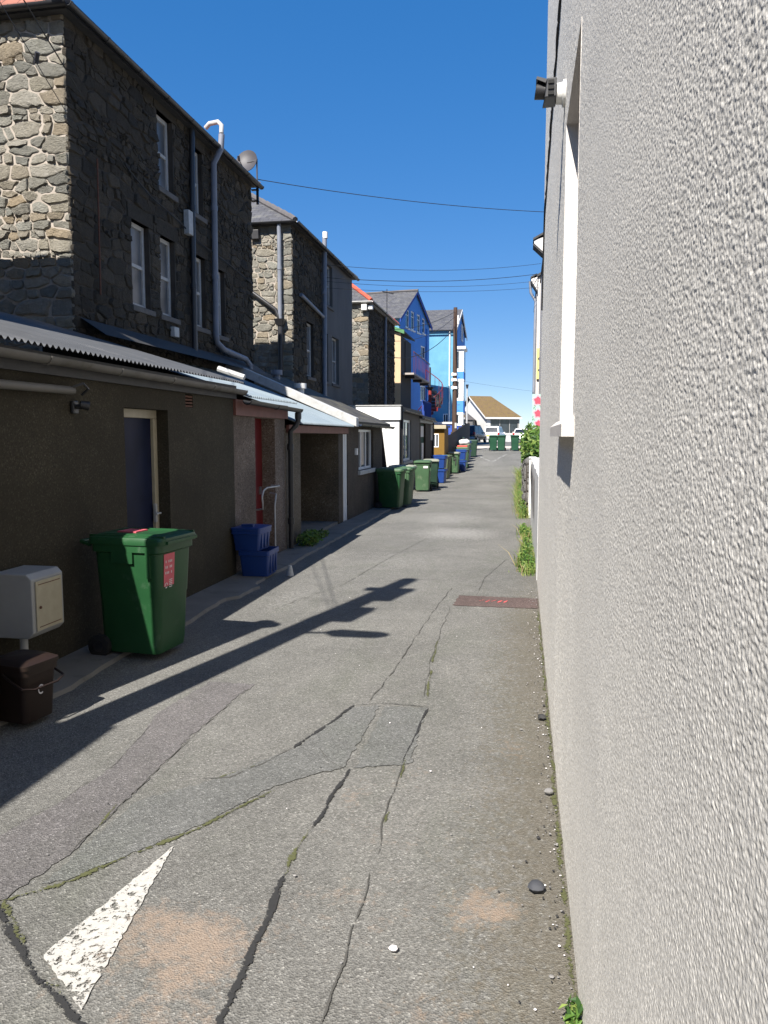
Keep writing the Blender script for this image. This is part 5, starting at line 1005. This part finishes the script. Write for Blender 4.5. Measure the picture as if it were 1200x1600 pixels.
cable((-4.33, 50, 9.8), (-6.45, 38, 7.1), .25, .022, 'cable from the telegraph pole top to the third stone house eave'); cable((-4.33, 50, 8.9), (-6.45, 37, 5.7), .7, .03, 'slack black cable drooping before the light blue wall'); cable((-4.33, 50, 9.5), (-6.45, 36.5, 6.4), .5, .018, 'middle slack cable to the third stone house'); cable((-4.33, 50, 5.2), (-8.3, 61, 5.4), .1, .02, 'faint cable crossing the light blue wall'); cable((-4.33, 50, 5.5), (8, 70, 5.2), .2, .009, 'faint cable low in the sky towards the right')
# ------------------------------------------------------------------ bins and boxes
def wheelie(mats, label, sub=False, group='wheelie bins along the alley', name='wheelie_bin'):
    body, lidm = mats; t = thing(name, label, 'wheelie bin', (0, 0, 0), group); mb = MB()
    L = [rrect(-.222, .222, -.262, .26, .05, .05), rrect(-.232, .232, -.276, .275, .06, .12), rrect(-.244, .244, -.296, .286, .06, .52), rrect(-.248, .248, -.302, .288, .06, .535), rrect(-.262, .262, -.322, .306, .06, .90), rrect(-.283, .283, -.342, .325, .06, .915), rrect(-.283, .283, -.342, .325, .06, .985), rrect(-.25, .25, -.31, .31, .05, .985), rrect(-.24, .24, -.29, .3, .05, .7)]
    mb.loft(L)
    for sx in (-1, 1):
        a, b = sorted((sx * .255, sx * .284)); mb.box(a, b, -.08, .12, .82, .925); mb.box(a - .0, b, -.24, -.2, .70, .925)
    mb.build('body', body, t, smooth=35)
    mb = MB(); mb.loft([rrect(-.293, .293, -.37, .345, .06, .975), rrect(-.296, .296, -.375, .345, .06, 1.01), rrect(-.285, .285, -.37, .35, .07, 1.035), rrect(-.20, .20, -.27, .27, .08, 1.06), rrect(-.185, .185, -.25, .25, .08, 1.052)])
    mb.box(-.24, .24, -.392, -.37, .985, 1.01)
    for x in (-.24, .24): mb.box(x - .012, x + .012, -.36, .34, 1.02, 1.05)
    mb.build('lid', lidm, t, smooth=35)
    mb = MB(); mb.tube([(-.24, .34, .96), (-.24, .43, .985), (.24, .43, .985), (.24, .34, .96)], .017, 8); mb.build('handle', body, t, smooth=50)
    for sx in (-1, 1):
        mb = MB(); mb.tube([(sx * .235, .27, .1), (sx * .24, .27, .1), (sx * .285, .27, .1), (sx * .29, .27, .1)], [.085, .1, .1, .085], 20); wh = mb.build('wheel', rubber, t, smooth=40)
        mb = MB(); mb.tube([(sx * .288, .27, .1), (sx * .294, .27, .1)], .045, 12); mb.build('hub', black_pl, wh)
    mb = MB(); mb.tube([(-.24, .27, .1), (.24, .27, .1)], .013, 8); mb.build('axle', dark_metal, t)
    return t
def setmat(t, body, lid):
    for ch in t.children:
        m = body if ch.name.startswith(('body', 'handle')) else lid if ch.name.startswith('lid') else None
        if m: ch.data = ch.data.copy(); ch.data.materials[0] = m
bin0 = wheelie((green_bin, green_bin), 'dark green wheelie bin with pink label standing alone beside the meter box')
used = [0]
def put_bin(x, y, rz, label, mats=None, group='wheelie bins along the alley', tilt=(0, 0)):
    t = copy_tree(bin0); t['label'] = label; t['group'] = group; put(t, x, y, gz(y) + .004, rz, tilt)
    if mats: setmat(t, *mats)
    return t
NB = [put_bin(-3.33, 19.62, 84, 'dark green wheelie bin closest to the slate roofed shed, leaning forward', (green_bin, green_bin2)),
      put_bin(-3.22, 20.45, 84, 'green wheelie bin sandwiched between two others by the white extension', (green_bin2, green_bin2)),
      put_bin(-3.34, 21.6, 88, 'green wheelie bin farthest back of the row of three before the white extension', (olive_bin, lid_grey)),
      put_bin(-3.33, 26.15, 2, 'clean green wheelie bin with white sticker below the extension window', (green_bin2, green_bin2)),
      put_bin(-3.22, 27.55, 8, 'wheelie bin with mottled grey lid behind the clean green one', (dark_bin, lid_grey)),
      put_bin(-3.45, 34.0, 78, 'brownish olive wheelie bin behind the first blue box stack', (olive_bin, olive_bin)),
      put_bin(-3.33, 38.4, -3, 'pale green wheelie bin painted with the number 19', (green_bin2, lid_grey)),
      put_bin(-3.08, 41.2, 4, 'bright green wheelie bin beside the second blue box stack', (green_bin2, green_bin2)),
      put_bin(-3.5, 47.6, 90, 'dark wheelie bin with its lid tipped up near the alley end', (dark_bin, dark_bin)),
      put_bin(-3.05, 47.9, 90, 'dark wheelie bin standing in front of the open one', (dark_bin, dark_bin))]
for x, rz, lb in ((-1.93, 2, 'leftmost of three green bins across the alley end'), (-1.38, -2, 'middle green bin of three across the alley end'), (-.48, 3, 'separate right hand green bin of three across the alley end')): put_bin(x, 52.9, rz, lb, (far_bin, far_bin), 'three bins at the alley end')
# tip the lid of the open one
for ch in NB[8].children:
    if ch.name.startswith('lid'): ch.location = (0, -.02, .14); ch.rotation_euler = (R_(-22), 0, 0)
# number and stickers
def stroke(mb, pts, w_, y):
    for (x0, z0), (x1, z1) in zip(pts, pts[1:]):
        d = Vector((x1 - x0, z1 - z0)).normalized(); n = Vector((-d.y, d.x)) * w_ / 2; e = d * w_ * .3
        mb.prism([(x0 - e.x + n.x, y, z0 - e.y + n.y), (x1 + e.x + n.x, y, z1 + e.y + n.y), (x1 + e.x - n.x, y, z1 + e.y - n.y), (x0 - e.x - n.x, y, z0 - e.y - n.y)], (0, .06, 0))
mb = MB(); stroke(mb, [(-.13, .82), (-.12, .52)], .04, -.345)
stroke(mb, [(.13, .72), (.03, .66), (.02, .78), (.08, .84), (.14, .80), (.14, .68), (.12, .45)], .04, -.345)
mb.build('painted_number', dark_metal, NB[6], local=True)
mb = MB(); mb.box(.05, .2, -.338, -.325, .80, .87); mb.build('sticker', lbl_white, NB[3], local=True)
put(bin0, -3.2, 6.08, .004, 85)
# pink label on the near bin: panel plus illegible print lines and recycling ring
mb = MB(); mb.prism([(-.02 + .04, -.3275 - .004, .60), (.235, -.3275 - .004, .60), (.25, -.3435, .885), (.05, -.3435, .885)], (0, .03, 0)) if False else None
def bf(u, z, off=0.0): return (u, -(.302 + (z - .535) / (.90 - .535) * .020) - off, z)
mb = MB(); mb.face([bf(-.19, .62, .004), bf(-.03, .62, .004), bf(-.03, .895, .004), bf(-.20, .895, .004)]); lb_ = mb.build('label', pink_lbl, bin0, recalc=False, local=True)
mb = MB()
for k in range(5): mb.face([bf(.16, .575 + k * .016, .0085), bf(.215, .575 + k * .016, .0085), bf(.215, .582 + k * .016, .0085), bf(.16, .582 + k * .016, .0085)])
for k in range(3):
    for q in range(5):
        if (k * 5 + q) % 4 != 3: mb.face([bf(.085 + q * .026, .70 + k * .05, .0085), bf(.098 + q * .026, .70 + k * .05, .0085), bf(.098 + q * .026, .722 + k * .05, .0085), bf(.085 + q * .026, .722 + k * .05, .0085)])
for k in range(3):
    a0 = R_(k * 120); pr = None
    for q in range(7):
        a = a0 + R_(14 * q); cu = [bf(.105 + r * math.cos(a), .60 + r * math.sin(a), .0085) for r in (.017, .026)]
        if pr: mb.face([pr[0], pr[1], cu[1], cu[0]])
        pr = cu
mb.v = [((x - .085) * .85 - .175, y, z * .95 + .06) for x, y, z in mb.v]; mb.build('print', lbl_white, lb_, recalc=False, local=True)
mb = MB(); mb.face([(-.09, .0, 1.0635), (.09, .0, 1.0635), (.09, .18, 1.0635), (-.09, .18, 1.0635)]); mb.box(-.09, .09, .0, .18, 1.053, 1.0625); mb.build('lid_sticker', pink_lbl, bin0, local=True)
def box_stack(label, big=True, group='blue recycling boxes'):
    t = thing('recycling_box_stack', label, 'recycling boxes', (0, 0, 0), group)
    for z0, h in ((.02, .55), (.60, .46)):
        mb = MB(); mb.loft([rrect(-.19, .19, -.24, .24, .04, z0), rrect(-.21, .21, -.27, .27, .04, z0 + h * .8), rrect(-.235, .235, -.295, .295, .04, z0 + h * .82), rrect(-.235, .235, -.295, .295, .04, z0 + h), rrect(-.2, .2, -.26, .26, .04, z0 + h), rrect(-.18, .18, -.23, .23, .04, z0 + .1)]); bx = mb.build('box', blue_box, t, smooth=35)
        mb = MB(); mb.box(-.16, .16, -.315, -.296, z0 + h * .84, z0 + h * .94); mb.build('handle', blue_box, bx)
    mb = MB(); mb.loft([rrect(-.24, .24, -.3, .3, .04, 1.065), rrect(-.24, .24, -.3, .3, .04, 1.09), rrect(-.2, .2, -.25, .25, .05, 1.12)]); mb.build('lid', blue_box, t, smooth=35)
    return t
bs = box_stack('two tall stacked blue recycling boxes, first stack along the bins'); put(bs, -3.28, 31.0, .004, 80)
b2 = copy_tree(bs); b2['label'] = 'stack of blue recycling boxes right of the bin numbered 19'; put(b2, -3.08, 39.55, gz(39.55), 84)
b3 = copy_tree(bs); b3['label'] = 'far stack of blue recycling boxes before the dark bins'; put(b3, -3.3, 46.2, gz(46.2), 80)
def blue_tub(label, h, w_, d_, lid):
    t = thing('recycling_box', label, 'recycling box', (0, 0, 0), 'blue recycling boxes by the porch'); mb = MB()
    hw, hd = w_ / 2, d_ / 2; mb.loft([rrect(-hw * .82, hw * .82, -hd * .84, hd * .84, .03, 0), rrect(-hw * .93, hw * .93, -hd * .94, hd * .94, .03, h * .8), rrect(-hw, hw, -hd, hd, .03, h * .82), rrect(-hw, hw, -hd, hd, .03, h), rrect(-hw * .9, hw * .9, -hd * .92, hd * .92, .03, h), rrect(-hw * .8, hw * .8, -hd * .8, hd * .8, .03, .04)]); b_ = mb.build('tub', blue_box, t, smooth=35)
    mb = MB()
    for k in (-1, 0, 1): mb.box(k * hw * .5 - .012, k * hw * .5 + .012, -hd * .97, -hd * .90, h * .1, h * .8)
    mb.build('rib', blue_box, b_)
    if lid: mb = MB(); mb.loft([rrect(-hw * 1.02, hw * 1.02, -hd * 1.02, hd * 1.02, .03, h + .002), rrect(-hw * 1.02, hw * 1.02, -hd * 1.02, hd * 1.02, .03, h + .03), rrect(-hw * .6, hw * .6, -hd * .6, hd * .6, .05, h + .05)]); mb.box(-hw * .7, -hw * .4, -hd * .4, hd * .4, h + .04, h + .075); mb.build('lid', blue_box, t, smooth=35)
    return t
put(blue_tub('lower blue recycling box with pale front by the porch', .34, .50, .42, False), -3.45, 9.75, .034, 92); put(blue_tub('blue lidded recycling box stacked on top behind the pale fronted one', .27, .46, .40, True), -3.53, 9.70, .377, 88)
o = MB(); rz = random.Random(3)
t = thing('plastic_bag', 'white and grey rubbish bag lying between the far bins', 'bag', (-3.25, 44.6, gz(44.6) + .9)); mb = MB(); mb.sphere((-3.3, 44.6, gz(44.6) + 1.12), .3, 12, 8, (1.2, 1.0, .7)); mb.v = [(x + .05 * mnoise.noise((x * 6, y * 6, z * 6)), y + .05 * mnoise.noise((x * 6, z * 6, y * 6)), z + .06 * mnoise.noise((y * 6, x * 6, z * 6))) for x, y, z in mb.v]; mb.build('bag', bag_white, t, smooth=60)
b4 = copy_tree(NB[5]); b4['label'] = 'olive wheelie bin under the white rubbish bag'; put(b4, -3.3, 44.7, gz(44.7), 85)
t = thing('red_crate', 'red plastic crate lid lying on the far green bin', 'crate', (-3.2, 42.6, gz(42.6) + 1.08)); mb = MB(); mb.box(-3.5, -2.95, 42.3, 42.75, gz(42.6) + 1.0, gz(42.6) + 1.12); mb.build('lid', bag_red, t, bevel=.02)
b5 = copy_tree(NB[5]); b5['label'] = 'olive wheelie bin carrying the red crate lid'; put(b5, -3.25, 42.55, gz(42.55), 85)
# food caddies and meter box
def caddy(label):
    t = thing('food_caddy', label, 'food waste caddy', (0, 0, 0), 'brown food caddies'); mb = MB(); mb.loft([rrect(-.125, .125, -.13, .13, .035, 0), rrect(-.14, .14, -.15, .15, .04, .31), rrect(-.155, .155, -.165, .165, .045, .315), rrect(-.155, .155, -.165, .165, .045, .355)]); mb.build('body', brown_cad, t, smooth=35)
    mb = MB(); mb.loft([rrect(-.162, .162, -.172, .172, .045, .357), rrect(-.162, .162, -.172, .172, .045, .385), rrect(-.12, .12, -.13, .13, .05, .41)]); mb.build('lid', brown_cad, t, smooth=35)
    mb = MB(); mb.tube([(-.165, 0, .33), (-.175, -.06, .30), (-.175, -.17, .25), (-.10, -.19, .23), (.10, -.19, .23), (.175, -.17, .25), (.175, -.06, .30), (.165, 0, .33)], .008, 6); mb.build('handle', brown_cad, t, smooth=50)
    mb = MB(); pr = None
    for q in range(19):
        a = R_(40 + 15 * q); cu = [(r * math.cos(a) * .8, -.147, .20 + r * math.sin(a)) for r in (.022, .032)]
        if pr: mb.face([pr[0], pr[1], cu[1], cu[0]])
        pr = cu
    mb.build('emblem', lbl_white, t, recalc=False)
    return t
cd = caddy('brown food caddy with a pale emblem beneath the meter box'); put(cd, -3.2, 4.42, .034, 80)
c2 = copy_tree(cd); c2['label'] = 'second brown food caddy half out of the picture'; put(c2, -3.35, 4.03, .034, 110)
t = thing('meter_box', 'cream utility meter box on a short post by the lean-to wall', 'meter box', (-3.58, 5.3, 0))
mb = MB(); x0, x1, y0, y1, z0, z1 = -3.74, -3.42, 4.86, 5.24, .42, .89; cc = .04
mb.prism([(x0, y0, z0), (x1 - cc, y0, z0), (x1, y0, z0 + cc), (x1, y0, z1 - cc), (x1 - cc, y0, z1), (x0, y0, z1)], (0, y1 - y0, 0)); mb.build('case', M('meter_grey', (.33, .33, .32), (.28, .28, .275), scale=4, rough=.5, grime=(.2, .2, .17), gs=5, gcov=.64), t, bevel=.008)
mb = MB(); mb.box(x1 + .001, x1 + .012, y0 + .035, y1 - .035, z0 + .05, z1 - .055); dr = mb.build('door', cream, t, bevel=.004)
mb = MB(); mb.box(x1 + .0125, x1 + .015, y0 + .06, y1 - .06, z1 - .085, z1 - .08); mb.box(x1 + .0125, x1 + .015, y0 + .06, y1 - .06, z0 + .075, z0 + .08); mb.build('seam', rust, dr); mb = MB(); mb.tube([(x1 + .012, y0 + .075, .64), (x1 + .02, y0 + .075, .64)], .011, 8); mb.build('lock', rust, dr)
mb = MB(); mb.tube([(-3.60, 5.0, .03), (-3.60, 5.0, .42)], .03, 10); mb.build('post', white_off, t, smooth=40)
mb = MB(); mb.tube([(-3.05, 9.85, .0), (-3.05, 9.85, .14)], [.05, .022], 10); tag(mb.build('bottle', white_off, smooth=50), 'small pale bottle standing at the shadow edge near the porch', 'bottle')

# ------------------------------------------------------------------ cars, bungalow and far things
def car(name, label, paint, kind):
    t = thing(name, label, 'car', (0, 0, 0), 'parked cars on the seafront'); Lh, W2 = 2.2, .88; suv = kind == 'suv'; top = 1.72 if suv else 1.46; mb = MB()
    st = [(-2.2, .55, .95 if suv else .86, .80), (-2.12, .40, 1.02 if suv else .95, .87), (-1.2, .30, 1.04 if suv else .97, W2), (0, .28, 1.02 if suv else .94, W2), (1.0, .30, 1.0 if suv else .9, W2), (1.9, .35, .88 if suv else .78, .84), (2.2, .45, .70, .70)]
    mb.loft([[(-w_ + .05, y, z0), (w_ - .05, y, z0), (w_, y, z0 + .12), (w_, y, (z0 + z1) / 2 + .08), (w_ - .06, y, z1), (-w_ + .06, y, z1), (-w_, y, (z0 + z1) / 2 + .08), (-w_, y, z0 + .12)] for y, z0, z1, w_ in st]); body = mb.build('body', paint, t, smooth=38)
    zb = 1.0 if suv else .93; r0, r1 = (-2.05, -1.65) if suv else (-1.95, -1.45); f0, f1 = (1.15, .35)
    mb = MB(); mb.loft([[(-.80, r0, zb), (.80, r0, zb), (.80, f0, zb), (-.80, f0, zb)], [(-.68, r1 - .1, top - .06), (.68, r1 - .1, top - .06), (.68, f1, top - .06), (-.68, f1, top - .06)], [(-.6, r1 + .1, top), (.6, r1 + .1, top), (.6, f1 - .15, top), (-.6, f1 - .15, top)]]); mb.build('cabin', paint, t, smooth=30)
    def lerp(a, b, s): return a + (b - a) * s
    mb = MB(); q = lambda x0, x1, s0, s1, off: [(x0, lerp(r0, r1 - .1, s0) - off, lerp(zb, top - .06, s0)), (x1, lerp(r0, r1 - .1, s0) - off, lerp(zb, top - .06, s0)), (x1 * .9, lerp(r0, r1 - .1, s1) - off, lerp(zb, top - .06, s1)), (x0 * .9, lerp(r0, r1 - .1, s1) - off, lerp(zb, top - .06, s1))]
    mb.face(q(-.70, .70, .1, .92, .012)); mb.build('rear_window', car_glass, t, recalc=False)
    for sx in (-1, 1):
        mb = MB()
        for ya, yb in ((r0 + .35, -.75), (-.65, .25), (.35, 1.0)):
            g = []
            for yy, s in ((ya, .12), (yb, .12), (min(yb, lerp(f0, f1, .9) - .05), .9), (max(ya, lerp(r0, r1, .9) + .1), .9)): g.append((sx * (lerp(.80, .68, s) + .01), yy, lerp(zb, top - .06, s)))
            mb.face(g)
        mb.build('side_window', car_glass, t, recalc=False)
        mb = MB(); a, b = sorted((sx * .66, sx * .86)); mb.box(a, b, -2.225, -2.0, .78, 1.06); mb.build('tail_light', tail_red, t, bevel=.02)
        mb = MB(); mb.box(sx * .92 - .07, sx * .92 + .07, .72, .86, .95, 1.08); mb.build('mirror', paint, t, bevel=.02)
        for y in (-1.38, 1.35):
            mb = MB(); mb.tube([(sx * .70, y, .33), (sx * .72, y, .33), (sx * .88, y, .33), (sx * .895, y, .33)], [.3, .33, .33, .3], 20); wh = mb.build('wheel', rubber, t, smooth=40); mb = MB(); mb.tube([(sx * .89, y, .33), (sx * .905, y, .33)], .2, 14); mb.build('rim', alloy, wh)
    mb = MB(); mb.box(-.80, .80, -2.28, -2.1, .36, .60); mb.build('bumper', paint if not suv else white_off, t, bevel=.04)
    mb = MB(); mb.box(-.26, .26, -2.29, -2.27, .62, .73) if not suv else mb.box(-.62, -.2, -2.25, -2.22, .66, .78); mb.build('number_plate', plate_y, t)
    mb = MB(); a, b = (-.74, -.66); 
    for sx in (-1, 1): mb.box(sx * .62 - .02, sx * .62 + .02, r1, f1, top - .02, top + .05)
    if suv: mb.build('roof_rail', dark_metal, t)
    return t
put(car('parked_car', 'white upright off roader with yellow plate parked beyond the green bins', car_white, 'suv'), -2.95, 85, gz(85), -8)
put(car('parked_car', 'low white hatchback parked beside the white off roader', car_white, 'hatch'), .1, 84, gz(84), -6)
put(car('parked_car', 'black car parked by the royal blue wall', car_black, 'suv'), -4.9, 79, gz(79), -14)
t = thing('bungalow', 'white bungalow with mossy orange roof beyond the parked cars', 'bungalow', (-4.4, 97, 1.25)); e1 = Vector((.876, .482, 0)); e2 = Vector((-.482, .876, 0)); O = Vector((-4.4, 97, 0))
Q = lambda a, b, z: tuple(O + e1 * a + e2 * b + Vector((0, 0, z)))
LW, DW = 4.4, 9.0; mb = MB(); FB = frame(O, e1, -e2); panel(mb, FB, 0, LW, 1.2, 4.35, [(.5, 4.6, 2.2, 4.1, .1)]); mb.face([Q(0, 0, 1.2), Q(0, DW, 1.2), Q(0, DW, 4.35), Q(0, DW / 2, 6.95), Q(0, 0, 4.35)]); mb.face([Q(LW, 0, 1.2), Q(LW, DW, 1.2), Q(LW, DW, 4.35), Q(LW, 0, 4.35)]); mb.face([Q(0, DW, 1.2), Q(LW, DW, 1.2), Q(LW, DW, 4.35), Q(0, DW, 4.35)]); mb.build('wall', white_rend, t, recalc=False)
mb = MB(); o_ = .35; ra, rb_ = Q(-o_, DW / 2, 7.1), Q(LW - 1.6, DW / 2, 7.1)
roofq(mb, [Q(-o_, -o_, 4.28), Q(LW + o_, -o_, 4.28), rb_, ra]); roofq(mb, [Q(LW + o_, DW + o_, 4.28), Q(-o_, DW + o_, 4.28), ra, rb_]); roofq(mb, [Q(LW + o_, -o_, 4.28), Q(LW + o_, DW + o_, 4.28), rb_]); mb.build('roof', mossy_roof, t, recalc=False)
mb = MB(); mb.prism([Q(-o_, -o_, 4.05), Q(LW + o_, -o_, 4.05), Q(LW + o_, -o_, 4.26), Q(-o_, -o_, 4.26)], tuple(e2 * .05)); mb.prism([Q(-o_, -o_, 4.05), Q(-o_, DW / 2, 6.85), Q(-o_, DW / 2, 7.08), Q(-o_, -o_, 4.26)], tuple(e1 * .05)); mb.build('bargeboard', white_pnt, t)
window(t, FB, .5, 4.6, 2.2, 4.1, .08, old_white, glass, 'thirds', .1, sill=white_pnt)
t = thing('grey_garage', 'grey roofed garage between the lamp post and the bungalow', 'garage', (-7.4, 95, 1.25)); mb = MB(); mb.box(-9.5, -6.0, 95, 100, 1.2, 3.9); mb.build('wall', grey_rend, t); mb = MB(); mb.prism([(-9.7, 94.8, 3.9), (-5.8, 94.8, 3.9), (-7.75, 94.8, 5.5)], (0, 5.4, 0)); mb.build('roof', slate_plain, t)
plant('far_bush', 'dark bush beyond the white hatchback by the banner edge', 'bush', [((1.25, 108, 2.5), (1.1, 1.0, 1.2), 900, 1.25)], .16, 71)
